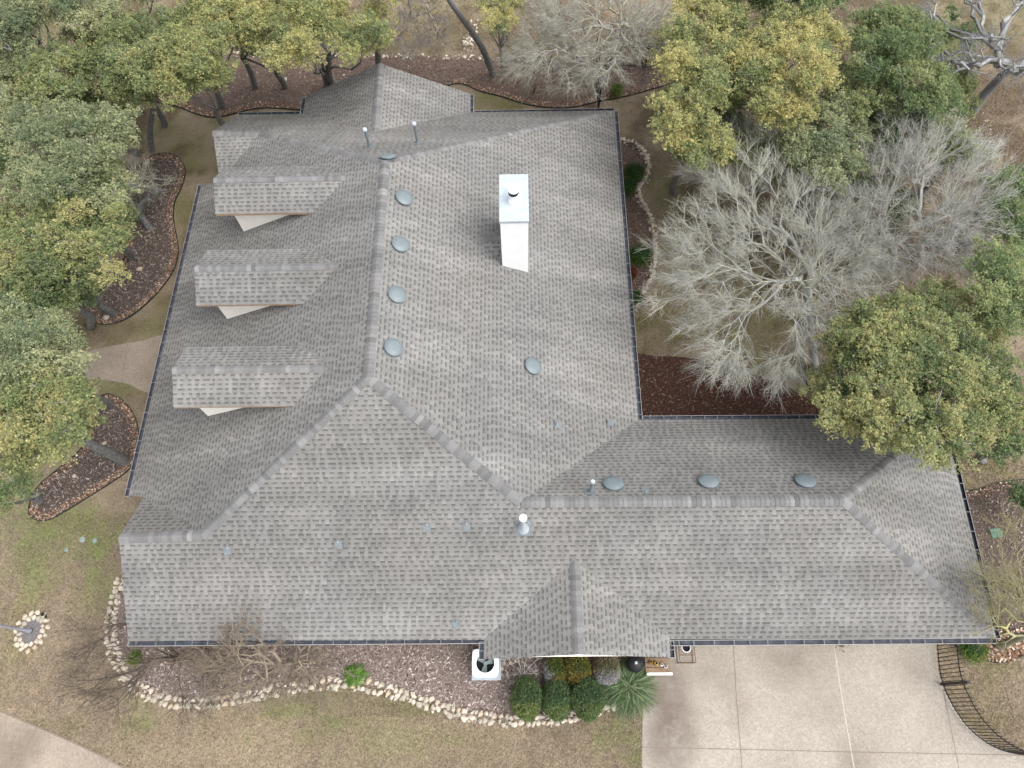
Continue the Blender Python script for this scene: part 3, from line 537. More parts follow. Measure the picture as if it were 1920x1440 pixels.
# metal edging
def edging(P,lab,h=.07,w=.022,closed=False):
    P=S(P); 
    if closed: P=np.vstack([P,P[:1]])
    T=np.gradient(P,axis=0); T/=np.linalg.norm(T,axis=1)[:,None]; N=np.c_[-T[:,1],T[:,0]]*w/2; n=len(P)
    V=np.r_[np.c_[P+N,np.zeros(n)],np.c_[P+N,np.full(n,h)],np.c_[P-N,np.full(n,h)],np.c_[P-N,np.zeros(n)]]; Fs=[]
    for i in range(n-1):
        for k in range(3): Fs.append((k*n+i,k*n+i+1,(k+1)*n+i+1,(k+1)*n+i))
    return tag(mesh('bed_edging',V,Fs,'wire'),lab,'edging')
edging(bed2,'thin dark metal edging round the kidney shaped bed',closed=True); edging(bed3,'thin dark metal edging round the bed by the leaning trunk',closed=True)
edging(B1lo,'long wavy dark metal edging of the bed behind the house'); edging(bed7[:17],'dark edging at the top of the right hand mulch bed'); edging(bed8[:20],'dark curved edging below the lower right roof corner')
edging(smoothpath(P2([(1500,688),(1510,715),(1530,742),(1560,772)]),4),'short dark edging between bare tree and wing roof')
def litter(boxpx,n,lab,pal):
    x0,y0,x1,y1=boxpx; Pt=S([U(x0+(x1-x0)*RNG.random(),y0+(y1-y0)*RNG.random(),0)[:2] for _ in range(n)]); v,f,c=flakes(Pt,pal,.03,.10,.01); tag(mesh('leaf_litter',v,f,'chip',cols=c),lab,'leaves',kind='stuff')
palL=[(.15,.11,.075),(.10,.085,.05),(.20,.15,.10),(.08,.06,.045),(.14,.14,.06),(.24,.19,.14)]
litter((-40,-40,270,290),16000,'brown fallen leaves under the upper left grove',palL); litter((-40,290,200,640),14000,'brown fallen leaves under the left grove',palL)
litter((1290,-40,1960,540),42000,'brown fallen leaves under the top right grove',palL); litter((270,-40,1290,95),22000,'brown fallen leaves beyond the back bed',palL)
litter((1560,420,1960,900),14000,'brown fallen leaves beneath the trees right of the wing',palL)
# loose ground litter / grass blades
def lawnpts(n,boxpx):
    out=[]
    x0,y0,x1,y1=boxpx; px=x0+RNG.random(n)*(x1-x0); py=y0+RNG.random(n)*(y1-y0)
    d=FW[None]+RT[None]*((px-960)/F)[:,None]+UP[None]*((720-py)/F)[:,None]; p=CAM+d*((-CZ)/d[:,2])[:,None]; p=p[:,:2]
    k=np.ones(len(p),bool)
    for P in(bed1,bed2,bed3,bed4,bed5,bed6,bed7,bed8,drive): k&=~inpoly(p,P)
    k&=~inpoly(p,P2([(0,1333),(70,1363),(140,1393),(200,1422),(250,1450),(330,1520),(330,1700),(-300,1700),(-300,1230)]))
    k&=~inpoly(p,P2([(312,634),(225,646),(150,666),(60,700),(-60,720),(-60,770),(60,745),(110,722),(205,714),(285,731)]))
    return p[k]
L=[]
for n,bx in((90000,(-40,960,560,1500)),(80000,(560,1270,1210,1480)),(26000,(-20,160,380,960)),(9000,(1160,160,1300,700)),(22000,(1180,380,1560,760)),(12000,(1760,1190,1960,1440)),(14000,(640,-10,960,130)),(5000,(1780,840,1960,930)),(9000,(1760,130,1960,380)),(3000,(850,150,1180,215))):
    p=lawnpts(n,bx); g=groundcol(p[:,0],p[:,1]); m_=len(p); a=RNG.random(m_)*6.283; Ln=.035+.06*RNG.random(m_); h=.01+.035*RNG.random(m_); w=.008+.010*RNG.random(m_)
    d=np.c_[np.cos(a)*Ln,np.sin(a)*Ln,h]; s=np.c_[-np.sin(a)*w,np.cos(a)*w,np.zeros(m_)]; c=np.c_[p,np.full(m_,.004)]
    V=np.stack([c-s,c+s,c+d],1).reshape(-1,3); col=g*(.45+1.05*RNG.random((m_,1))); y=RNG.random((m_,1))<.10; col=np.where(y,S([[.36,.29,.19]])*(.7+.5*RNG.random((m_,1))),col)
    L.append((V,np.arange(3*m_).reshape(-1,3),np.repeat(col,3,0)))
v,f,c=joinF(L); tag(mesh('grass',v,f,'grass',cols=c),'short dormant tan grass with greener patches around the house','grass',kind='stuff')
# ---------------------------------------------------------------- rocks
def rockmesh(seed):
    import bmesh
    r=random.Random(seed); bm=bmesh.new(); bmesh.ops.create_icosphere(bm,subdivisions=2,radius=.5)
    pl=[(Vector((r.uniform(-1,1),r.uniform(-1,1),r.uniform(-.6,1))).normalized(),r.uniform(.25,.41)) for _ in range(13)]
    for v in bm.verts:
        for n,k in pl:
            d=v.co.dot(n)
            if d>k: v.co-=n*(d-k)*.9
        v.co*=1+r.uniform(-.03,.03)
    me=bpy.data.meshes.new('rock'); bm.to_mesh(me); bm.free()
    c=r.choice([(.56,.49,.40),(.52,.46,.37),(.62,.54,.44),(.45,.41,.34),(.54,.44,.33),(.42,.38,.31),(.60,.54,.46)])
    a=me.color_attributes.new('Col','FLOAT_COLOR','POINT'); a.data.foreach_set('color',S([(*c,1)]*len(me.vertices),dtype=np.float32).ravel() if False else np.tile(np.float32([*c,1]),len(me.vertices)))
    me.materials.append(MS['stone']); return me
RM=[rockmesh(i) for i in range(14)]
def rock(x,y,L,W,H,rot,label,group=None,z=0.,name='rock'):
    me=random.choice(RM); o=bpy.data.objects.new(name,me); COL.objects.link(o); o.location=(x,y,z+H*.28); o.scale=(L,W,H); o.rotation_euler=(random.uniform(-.2,.2),random.uniform(-.2,.2),rot); tag(o,label,'rock',group); return o
NR=0
def rockrow(path,w,spx,label,group,side=1,skip=None,rows=2):
    global NR
    P=S(path); L=np.r_[0,np.cumsum(np.linalg.norm(np.diff(P,axis=0),axis=1))]; T=np.gradient(P,axis=0); T/=np.linalg.norm(T,axis=1)[:,None]; N=np.c_[-T[:,1],T[:,0]]*side
    for rI in range(rows):
        t=random.uniform(0,.1)
        while t<L[-1]:
            s=spx*random.choice((.65,.8,.95,1.,1.1,1.3,1.45))*random.uniform(.9,1.1); x=np.interp(t,L,P[:,0]); y=np.interp(t,L,P[:,1]); nx=np.interp(t,L,N[:,0]); ny=np.interp(t,L,N[:,1])
            o=(rI-(rows-1)/2)*w/rows+random.uniform(-.12,.12)*w
            x+=nx*o; y+=ny*o
            if skip is None or not skip(x,y):
                rot=math.atan2(ny,nx)+random.uniform(-.9,.9); ln=w/rows*random.uniform(.85,1.35)
                rock(x,y,ln,s*1.12,random.uniform(.14,.24),rot,label,group,z=(.03 if rI==0 else 0)); NR+=1
            t+=s*.93
rockrow(SB[:42],.42,.20,'pale limestone rock in the border curving round the left front bed corner','limestone rocks round the left corner of the front bed')
rockrow(SB[42:132],.42,.205,'pale limestone rock in the border between front bed and lower lawn','limestone rocks between front bed and lawn')
rockrow(SB[132:],.30,.22,'pale limestone rock in the border near clipped shrubs and driveway','limestone rocks by the clipped shrubs',rows=1)
rockrow(EB,.24,.19,'weathered limestone rock bordering the narrow bed by the right wall','limestone rocks along the right wall bed',rows=1)
rc=U(60,1184,0)[:2]
for k in range(30):
    a=k/15*6.283; rr=(.44 if k<15 else .60)*random.uniform(.93,1.05); rock(rc[0]+rr*math.cos(a+.2*(k>14))*.92,rc[1]+rr*math.sin(a+.2*(k>14))*1.05,random.uniform(.19,.27),random.uniform(.16,.24),.16,a,'pale limestone rock in the ring round the lamp post base','limestone rocks ringing the lamp post'); NR+=1
print(NR)
for x,y,s,lab in((354,154,.22,'round white rock in the back bed left of two slim trunks'),(536,150,.24,'pale angular rock in the back bed near the left gable slope'),(263,505,.26,'grey flat rock lying in the kidney shaped bed'),(201,597,.30,'white rock at the lower tip of the kidney shaped bed'),(197,831,.20,'pale rock beside the leaning grey trunk'),(140,893,.20,'small cream rock in the lower left mulch bed'),(1155,163,.18,'small white rock near the pale bare tree trunk'),(1183,1321,.20,'single white rock under the arching grass clump'),(645,142,.15,'small white rock at the left edge of the north gable'),(1829,922,.13,'small cream rock at the edging right of the roof')):
    p=U(x,y,0); rock(p[0],p[1],s*1.2,s,s*.7,random.random()*3,lab)
gz=[(.50,.44,.36),(.55,.49,.40),(.40,.36,.30),(.60,.54,.46),(.32,.27,.21)]
def pebblepile(P_,w,dens,lab,mn=.07,mx=.17):
    P=S(P_); L=np.r_[0,np.cumsum(np.linalg.norm(np.diff(P,axis=0),axis=1))]; n=int(L[-1]*w*dens); V=[];Fs=[];C=[]; b=0
    ico=RM[0]; base=np.zeros(len(ico.vertices)*3,np.float32); 
    bas=[]
    for q in RM[:6]:
        a=np.zeros(len(q.vertices)*3,np.float32); q.vertices.foreach_get('co',a); bas.append(a.reshape(-1,3))
    fa=S([tuple(p.vertices) for p in ico.polygons])
    for i in range(n):
        t=RNG.random()*L[-1]; x=np.interp(t,L,P[:,0])+(RNG.random()-.5)*w; y=np.interp(t,L,P[:,1])+(RNG.random()-.5)*w; s=mn+(mx-mn)*RNG.random(); a=RNG.random()*6.28
        v=bas[i%6]*S([s*1.3,s,s*.8]); v=np.c_[v[:,0]*math.cos(a)-v[:,1]*math.sin(a)+x,v[:,0]*math.sin(a)+v[:,1]*math.cos(a)+y,v[:,2]+s*.25]; V.append(v);Fs.append(fa+b);b+=len(v);C.append(np.repeat(S([gz[i%5]])*(.7+.5*RNG.random()),len(v),0))
    tag(mesh('stones',np.vstack(V),np.vstack(Fs),'stone',cols=np.vstack(C)),lab,'stones',kind='stuff')
pebblepile([tuple(q) for q in SB[::3]],.42,60,'small limestone chips filling the gaps of the front bed border',.05,.13)
pebblepile([tuple(q) for q in EB[::3]],.34,85,'small limestone chips filling the gaps of the right bed border',.06,.15)
pebblepile(P2([(380,100),(460,103),(560,105),(745,106),(870,109),(990,111),(1100,113)]),.32,42,'thin line of small pale stones along the far side of the back bed')
pebblepile(P2([(874,107),(876,90),(878,72),(886,55),(889,42)]),.55,40,'heap of small pale stones running away from the back bed')
pebblepile(P2([(1205,780),(1215,784),(1222,788)]),.4,40,'brown stones in the corner between the two gutters',.05,.12)
mm_=[(1838,212),(1852,232),(1858,262),(1855,290)]
pebblepile(P2(mm_),.22,40,'reddish stones along the path right of the dark crowns',.05,.1)
# ================================================================ VEGETATION
def tubes(segs,n=4):
    # segs: (N,8) p0,p1,r0,r1
    A=S(segs); p=A[:,0:3]; q=A[:,3:6]; r0=A[:,6]; r1=A[:,7]; d=q-p; d/=np.linalg.norm(d,axis=1)[:,None]+1e-9
    ref=np.where(np.abs(d[:,2:3])<.9,S([[0,0,1.]]),S([[1.,0,0]])); a=np.cross(d,ref); a/=np.linalg.norm(a,axis=1)[:,None]; b=np.cross(d,a)
    V=[]
    for P,r in((p,r0),(q,r1)):
        for i in range(n):
            t=2*math.pi*i/n; V.append(P+(a*math.cos(t)+b*math.sin(t))*r[:,None])
    V=np.stack(V,1).reshape(-1,3); N=len(A); base=(np.arange(N)*2*n)[:,None]
    Fs=np.concatenate([base+S([[i,(i+1)%n,n+(i+1)%n,n+i]]) for i in range(n)],0); return V,Fs
def curve(p,q,n,bend,rg):
    p,q=S(p,float),S(q,float); L=np.linalg.norm(q-p); off=S([rg.uniform(-1,1),rg.uniform(-1,1),rg.uniform(-.3,.6)])*bend*L; out=[]
    for i in range(n+1):
        t=i/n; out.append(p+(q-p)*t+off*math.sin(math.pi*t)*1.0+S([rg.uniform(-1,1),rg.uniform(-1,1),rg.uniform(-1,1)])*L*.025*(0<i<n))
    return out
def segpath(path,r0,r1):
    n=len(path)-1; return [(*path[i],*path[i+1],r0+(r1-r0)*i/n,r0+(r1-r0)*(i+1)/n) for i in range(n)]
def crownleaves(lobes,pal,dens,leaf,org,rg):
    V=[];C=[]
    pal=S(pal)
    for (c,r,hue) in lobes:
        nt_=int(dens*r*r*7)
        # tufts over the lobe's upper shell and through its volume
        th=rg.random(nt_)*6.283; cz=rg.random(nt_)*1.35-.35; cz=np.clip(cz,-.5,1); sr_=np.sqrt(1-np.clip(cz,-1,1)**2); rad=r*(.40+.78*rg.random(nt_)**.7)*(1+.28*np.sin(th*3+c[0]*5)+.22*np.sin(th*5+c[1]*7))
        T=np.c_[np.cos(th)*sr_*rad,np.sin(th)*sr_*rad,cz*rad*.62]+c
        k=13; tr=.07+.13*rg.random(nt_)**1.5
        off=rg.normal(0,1,(nt_,k,3)); off/=np.linalg.norm(off,axis=2)[:,:,None]; off*=(rg.random((nt_,k,1))**.4)*tr[:,None,None]; off[:,:,2]*=.8
        Pt=(T[:,None]+off).reshape(-1,3); n=len(Pt)
        a=rg.random(n)*6.283; L_=leaf*(.7+.7*rg.random(n)); W=L_*.55; el=rg.normal(.1,.4,n); ro=rg.normal(0,.45,n)
        d=np.c_[np.cos(a)*np.cos(el),np.sin(a)*np.cos(el),np.sin(el)]; s=np.c_[-np.sin(a)*np.cos(ro),np.cos(a)*np.cos(ro),np.sin(ro)]
        D=d*L_[:,None]/2; W_=s*W[:,None]/2
        V.append(np.stack([Pt-D,Pt+W_-D*.1,Pt+D,Pt-W_-D*.1],1).reshape(-1,3))
        th_=np.clip(hue+.05+rg.normal(0,.16,(nt_,1)),0,1)*np.ones((nt_,k)); m=np.clip(th_.reshape(-1)+rg.normal(0,.10,n),0,.999)*(len(pal)-1); i=m.astype(int); f=(m-i)[:,None]
        col=(pal[i]*(1-f)+pal[i+1]*f)*(.72+.56*rg.random((n,1))); col*=np.repeat(.85+.3*rg.random(nt_),k)[:,None]
        C.append(np.repeat(col,4,0))
    V=np.vstack(V)-org; return V,np.arange(len(V)).reshape(-1,4),np.vstack(C)
PAL_Y=[(.075,.11,.042),(.15,.185,.068),(.255,.262,.09),(.375,.325,.11)]
PAL_G=[(.045,.085,.030),(.085,.135,.048),(.155,.20,.075),(.25,.265,.10)]
PAL_M=[(.07,.105,.042),(.125,.165,.062),(.215,.235,.085),(.31,.28,.105)]
PAL_S=[(.10,.135,.07),(.17,.205,.10),(.25,.27,.13),(.33,.32,.16)]
def _gr(p): return [tuple(1.42*(.85*c+.15*(sum(q)/3)) for c in q) for q in p]
PAL_Y,PAL_G,PAL_M,PAL_S=[_gr(p) for p in(PAL_Y,PAL_G,PAL_M,PAL_S)]
NLEAF=0
def ptsinpoly(P,step,rg):
    lo,hi=P.min(0),P.max(0); out=[]; y=lo[1]; j=0
    while y<hi[1]:
        x=lo[0]+(j%2)*step/2
        while x<hi[0]: out.append((x+rg.uniform(-.3,.3)*step,y+rg.uniform(-.3,.3)*step)); x+=step
        y+=step*.87; j+=1
    out=S(out); 
    return out[inpoly(out,P)] if len(out) else out
def oak(poly,z,label,pal=PAL_M,base=None,tpath=None,hue=.45,drop=.16,group=None,dens=66,leaf=.072,step=.64,tr=.17,name='oak_tree',seed=0,tv=1.,inset=.28):
    """poly: crown outline in photo pixels seen at height z"""
    global NLEAF
    rg=np.random.default_rng(1000+seed); rp=random.Random(seed); P=S([U(x,y,z)[:2] for x,y in poly]); cen=P.mean(0); Rm=np.max(np.linalg.norm(P-cen,axis=1))
    shr=(P-cen); P_in=cen+shr*(1-inset/np.maximum(np.linalg.norm(shr,axis=1),.8))[:,None]
    pts=ptsinpoly(P_in,step,rg)
    if len(pts)<3: pts=S(list(pts)+[cen,cen+.25*shr[0],cen+.25*shr[len(shr)//2]])
    lobes=[]
    for (x,y) in pts:
        if rg.random()<drop: continue
        d=np.hypot(x-cen[0],y-cen[1])/Rm; zz=z+.5-1.3*d*d*tv+rg.uniform(-.75,.55); s=rg.choice([.30,.40,.48,.56,.66])*rg.uniform(.9,1.1)*min(1,step/.64)
        # keep apparent place: slide along the sight line to its own height
        q=CAM+(S([x,y,z])-CAM)*((zz-CZ)/(z-CZ)); lobes.append((q,s,float(np.clip(hue+rg.normal(0,.17),.05,.95))))
    if base is None: od=S([cen[0],cen[1]-2.])/np.hypot(cen[0],cen[1]-2.); b=S([cen[0]+od[0]*z*.42+rg.uniform(-.4,.4),cen[1]+od[1]*z*.42+rg.uniform(-.4,.4),0.])
    else: b=U(*base,0)
    o=empty(name,b,label,'tree',group); org=b
    V,Fq_,C=crownleaves(lobes,pal,dens,leaf,org,rg); NLEAF+=len(Fq_)
    segs=[]
    top=S([b[0]*.35+cen[0]*.65,b[1]*.35+cen[1]*.65,z*.55])
    if tpath:   # (px,py,height) points of the visible trunk
        pth=[b-S([0,0,.1])]+[U(*t) for t in tpath]; 
    else: pth=curve(b-S([0,0,.1]),top,4,.08,rp)
    sp=smoothpath(pth,4); segs+=segpath(list(sp),tr,tr*.62)
    top=sp[-1]
    tv_,tf_=tubes(segs,10); mesh('trunk',tv_-org,tf_,'bark',o,smooth=True)
    bs=[]
    limb_t=[]
    for (c,r,h) in lobes:
        if limb_t and rp.random()<.6:
            j=min(limb_t,key=lambda q:np.linalg.norm(q-c)); p=curve(j,c+S([0,0,r*.35]),4,.12,rp); bs+=segpath(p,tr*.16,.012); limb_t+=p[1:-1]
        else: p=curve(top,c+S([0,0,r*.2]),5,.10,rp); bs+=segpath(p,tr*.42,.02); limb_t+=p[2:-1]
        for _ in range(5):
            e=c+S([rp.uniform(-1,1),rp.uniform(-1,1),rp.uniform(-.1,.9)])*r*1.0; bs+=segpath(curve(c,e,2,.15,rp),.014,.005)
    bv,bf=tubes(bs,4); grey=rg.uniform(.18,.26)
    mesh('branches',bv-org,bf,'palebark',o,cols=np.tile(S([grey,grey*.98,grey*.92]),(len(bv),1)))
    mesh('crown',V,Fq_,'leaf',o,cols=C); return o
# --- right hand side
oak([(1575,600),(1640,560),(1700,545),(1745,528),(1800,548),(1850,600),(1880,640),(1912,680),(1905,740),(1895,790),(1850,850),(1800,868),(1750,845),(1660,838),(1590,815),(1560,790),(1540,750),(1525,700),(1540,650)],6.3,'big round olive green oak overhanging the roof of the right wing',PAL_M,base=(1712,745),hue=.55,seed=1,drop=.03,dens=74,step=.56,inset=.12)
oak([(1825,490),(1870,462),(1930,460),(1960,560),(1940,640),(1880,640),(1835,590),(1815,540)],6.,'bright green oak at the right edge above the big olive oak',PAL_G,hue=.55,seed=2)
oak([(1860,790),(1900,760),(1960,760),(1960,900),(1900,895),(1855,870)],5.,'dark green oak at the right edge below the big olive oak',PAL_G,hue=.35,seed=3)
oak([(1895,910),(1940,900),(1950,950),(1900,955)],1.2,'small green shrub at the right edge in the dark mulch',PAL_G,hue=.4,seed=4,step=.5,tr=.04,name='shrub')
oak([(1470,270),(1500,215),(1555,175),(1610,155),(1650,240),(1650,300),(1620,345),(1560,350),(1500,330),(1465,310)],5.2,'grey green oak between yellow crowns and the bare trees',PAL_S,hue=.45,seed=5)
oak([(1725,225),(1780,195),(1820,215),(1850,260),(1850,310),(1790,330),(1740,300)],5.,'pale green oak left of the brown clearing',PAL_S,hue=.4,seed=6)
oak([(1222,205),(1240,165),(1250,125),(1245,85),(1262,30),(1290,-20),(1350,-25),(1370,40),(1375,110),(1370,180),(1375,250),(1350,310),(1300,325),(1265,300),(1240,260)],6.2,'tall yellow green oak right of the pale bare tree',PAL_Y,hue=.60,seed=7,drop=.06,inset=.3)
oak([(1380,60),(1440,25),(1510,15),(1570,50),(1590,100),(1560,150),(1530,210),(1480,240),(1420,235),(1375,190),(1380,120)],6.6,'golden yellow oak, tallest in the top right grove',PAL_Y,hue=.64,seed=8,drop=.06,inset=.15)
oak([(1590,60),(1650,20),(1720,15),(1760,60),(1755,130),(1800,170),(1780,215),(1700,210),(1640,190),(1600,140)],6.,'mid green oak left of the twisted grey tree',PAL_G,hue=.55,seed=9,drop=.06,inset=.15)
oak([(1380,-40),(1450,-60),(1560,-60),(1600,-30),(1570,15),(1500,10),(1430,15),(1385,20)],6.,'green oak cut by the top edge above the golden oak',PAL_G,hue=.5,seed=10)
oak([(1850,330),(1900,310),(1960,320),(1960,460),(1890,470),(1850,410)],5.,'green oak at the right edge beside bare branches',PAL_G,hue=.5,seed=11)
oak([(1380,230),(1440,245),(1500,240),(1560,320),(1480,360),(1400,330),(1370,290)],4.,'low green oak under the golden oak',PAL_M,hue=.35,seed=12,drop=.35)
oak([(1560,340),(1620,330),(1700,330),(1720,420),(1640,460),(1570,430)],2.5,'low green shrubby oak beneath the bare branches',PAL_G,hue=.3,seed=13,drop=.35,name='understorey_tree',tr=.09)
oak([(1780,0),(1850,60),(1810,120),(1760,100)],1.5,'low green bush behind the twisted grey tree',PAL_G,hue=.3,seed=14,drop=.3,name='bush',tr=.05)
# --- top middle
oak([(865,-30),(985,-35),(990,10),(970,45),(965,80),(935,85),(915,60),(880,45),(865,10)],5.,'small yellow green oak with slim trunk above the back bed',PAL_Y,base=(944,135),tpath=[(941,112,1.0),(938,92,1.9)],hue=.62,seed=20,tr=.11)
oak([(600,30),(640,15),(690,10),(735,30),(752,70),(740,105),(700,112),(650,120),(610,105),(590,70)],6.3,'rounded yellow green oak nearest the north gable peak',PAL_Y,base=(613,158),tpath=[(606,135,1.0)],hue=.5,seed=21)
oak([(420,60),(470,10),(520,-25),(600,-30),(640,0),(600,60),(590,120),(550,140),(500,120),(440,120)],6.4,'yellowish oak with slim trunk in the back bed',PAL_Y,base=(478,162),tpath=[(470,135,1.2),(455,108,2.6)],hue=.58,seed=22)
oak([(300,60),(330,-10),(400,-40),(470,-20),(440,40),(430,110),(440,150),(410,160),(370,170),(330,190),(300,150)],6.2,'olive oak with thin pale trunk at the left of the back bed',PAL_Y,base=(416,198),tpath=[(408,175,1.0),(400,155,1.9)],hue=.48,seed=23)
oak([(205,40),(250,10),(310,-10),(345,40),(340,110),(310,175),(270,205),(215,200),(190,140),(180,80)],6.4,'green oak whose tall dark trunk leans over the left lawn',PAL_M,base=(284,284),tpath=[(281,250,1.1),(285,215,2.4),(291,180,3.6)],hue=.5,seed=24,tr=.15)
oak([(640,-40),(760,-50),(740,0),(700,10),(650,10)],6.,'yellow green oak cut by the top edge above the north gable',PAL_Y,hue=.5,seed=25)
# --- left grove
oak([(35,130),(70,90),(130,80),(190,110),(200,160),(180,200),(120,200),(60,200),(35,170)],6.,'bright green round oak in the upper left grove',PAL_M,hue=.55,seed=30)
oak([(-40,-30),(40,-40),(90,-10),(80,50),(60,90),(0,110),(-40,80)],6.3,'grey green oak in the top left corner',PAL_S,hue=.4,seed=31)
oak([(90,-40),(200,-50),(300,-40),(310,0),(250,20),(200,50),(150,80),(100,60)],6.3,'yellow grey oak along the top edge left of centre',PAL_S,hue=.55,seed=32)
oak([(-40,110),(20,120),(35,180),(0,220),(-40,220)],5.6,'grey oak at the left edge of the upper grove',PAL_S,hue=.4,seed=33)
oak([(-30,215),(40,205),(110,200),(180,185),(245,205),(262,250),(240,300),(150,310),(70,300),(0,290)],6.2,'pale grey green feathery oak beside the left lawn',PAL_S,hue=.45,seed=34)
oak([(-40,300),(40,290),(120,300),(210,290),(245,325),(240,385),(150,405),(60,390),(-40,390)],6.,'pale olive oak left of the kidney shaped bed',PAL_S,base=(283,430),tpath=[(270,412,.4),(262,395,.9),(275,372,1.5),(300,358,2.0),(262,348,2.8)],hue=.5,seed=35,tr=.15)
oak([(-40,400),(60,385),(150,375),(225,385),(250,440),(245,505),(195,555),(100,560),(30,540),(-40,520)],6.,'rich green oak left of the mulch bed below the dormer',PAL_M,base=(214,588),tpath=[(200,580,.7),(182,570,1.4)],hue=.5,seed=36)
oak([(-40,570),(20,550),(80,560),(135,610),(165,660),(140,720),(60,710),(0,700),(-40,690)],5.8,'grey olive oak above the concrete walk at the left edge',PAL_S,base=(207,756),tpath=[(190,750,.7),(172,742,1.5)],hue=.42,seed=37)
oak([(-40,705),(30,705),(110,705),(165,735),(180,780),(145,840),(95,890),(30,900),(-40,890)],5.8,'olive oak with thick grey leaning trunk beside the left mulch bed',PAL_M,base=(236,865),tpath=[(210,852,.8),(180,838,1.8),(145,820,3.0)],hue=.5,seed=38,tr=.22)
oak([(-40,890),(20,880),(55,900),(60,940),(20,965),(-40,960)],5.,'green oak low at the left edge above the lawn',PAL_M,base=(73,936),tpath=[(60,932,.6)],hue=.4,seed=39,tr=.2)
oak([(-40,60),(40,80),(80,60),(60,130),(40,140),(-40,120)],5.,'grey green oak between corner oak and bright round oak',PAL_S,hue=.35,seed=41)
oak([(120,40),(180,60),(210,20),(250,30),(230,110),(200,130),(150,90),(110,90)],5.2,'olive oak in the middle of the upper left grove',PAL_M,hue=.5,seed=42)
oak([(130,180),(200,185),(260,180),(250,225),(190,220),(120,215)],4.6,'low green oak above the left lawn edge',PAL_M,hue=.35,seed=43)
oak([(-40,230),(20,250),(60,300),(40,330),(-40,330)],5.,'dull green oak at the left edge, upper middle',PAL_G,hue=.45,seed=44)
oak([(120,290),(180,290),(235,300),(230,340),(200,400),(150,410),(90,380)],5.4,'feathery olive oak hanging over the kidney bed top',PAL_M,hue=.42,seed=45,drop=.2)
oak([(-40,500),(60,530),(120,545),(110,590),(40,600),(-40,600)],5.,'dark green oak at the left edge above the walk',PAL_M,hue=.3,seed=46,drop=.2)
oak([(-40,650),(40,680),(110,690),(120,730),(60,760),(-40,740)],5.,'grey olive oak overhanging the walk at the left edge',PAL_S,hue=.4,seed=47,drop=.15)
oak([(330,110),(380,60),(420,80),(430,150),(410,185),(380,180),(340,185),(310,160)],5.4,'yellowish low oak over the left end of the back bed',PAL_Y,hue=.45,seed=48,drop=.15)
oak([(540,-30),(640,-30),(660,60),(600,90),(550,60)],5.6,'yellow green oak behind the rounded one, touching the top edge',PAL_Y,hue=.5,seed=49,drop=.1)
oak([(1570,120),(1630,170),(1700,200),(1760,215),(1740,260),(1700,300),(1650,320),(1620,250),(1570,190)],4.4,'dark green lower oak between the two right groves',PAL_G,hue=.28,seed=50,drop=.1)
oak([(1360,80),(1400,200),(1400,300),(1360,320),(1340,200)],4.6,'shaded olive oak between the two golden crowns',PAL_M,hue=.4,seed=51,drop=.15)
oak([(1780,60),(1840,150),(1830,230),(1780,220),(1760,120)],2.6,'low olive bush left of the twisted tree trunk',PAL_M,hue=.4,seed=52,drop=.3,name='bush',tr=.06)
oak([(-40,150),(60,140),(130,190),(120,240),(40,260),(-40,250)],4.6,'dull olive oak low at the left edge of the upper grove',PAL_M,hue=.4,seed=60,drop=.1)
oak([(150,330),(210,350),(235,400),(230,460),(160,470),(110,420)],4.8,'dense olive oak hugging the left rim of the kidney bed',PAL_M,hue=.5,seed=61,drop=.1)
oak([(60,430),(160,470),(210,520),(170,600),(90,610),(40,560)],4.6,'low green oak between kidney bed and concrete walk',PAL_G,hue=.55,seed=62,drop=.15)
oak([(60,690),(130,700),(160,760),(120,800),(60,800),(20,750)],4.4,'low olive oak under the one beside the lower mulch bed',PAL_M,hue=.45,seed=63,drop=.15)
oak([(190,90),(250,110),(290,80),(320,120),(300,180),(240,185),(190,160)],4.8,'yellow green oak left of the back bed',PAL_Y,hue=.4,seed=64,drop=.1)
oak([(430,-20),(520,-40),(560,20),(520,90),(450,110),(420,60)],5.2,'yellow oak deep in the top row left of the gable',PAL_Y,hue=.5,seed=65,drop=.1)
oak([(1215,60),(1290,70),(1350,150),(1320,240),(1265,240),(1250,160)],4.8,'yellow green lower oak beside the pale bare tree',PAL_Y,hue=.5,seed=66,drop=.1)
oak([(1480,330),(1560,310),(1660,330),(1640,400),(1560,420),(1490,390)],3.2,'green low oak beneath the fork of the two bare trees',PAL_G,hue=.4,seed=67,drop=.15)
oak([(1830,300),(1870,330),(1880,420),(1850,470),(1820,400)],3.4,'narrow green oak behind the fanning bare branches',PAL_G,hue=.45,seed=68,drop=.1)
oak([(1480,200),(1560,230),(1620,250),(1600,330),(1520,330),(1480,280)],4.4,'grey green lower oak right of the golden crown',PAL_S,hue=.35,seed=69,drop=.1)
oak([(1350,-30),(1400,-20),(1420,60),(1400,140),(1350,150),(1330,60)],5.6,'olive yellow oak bridging the two golden crowns at the top',PAL_Y,hue=.45,seed=70,drop=.06)
oak([(1540,130),(1600,110),(1680,190),(1660,240),(1580,240),(1530,200)],5.,'mid green oak wedged between golden and green crowns',PAL_M,hue=.4,seed=71,drop=.06)
oak([(1215,200),(1290,240),(1370,260),(1380,310),(1300,330),(1250,300)],5.,'low yellow green oak at the foot of the tall one by the lawn',PAL_Y,hue=.4,seed=72,drop=.12,inset=.4)
print('leaves',NLEAF)
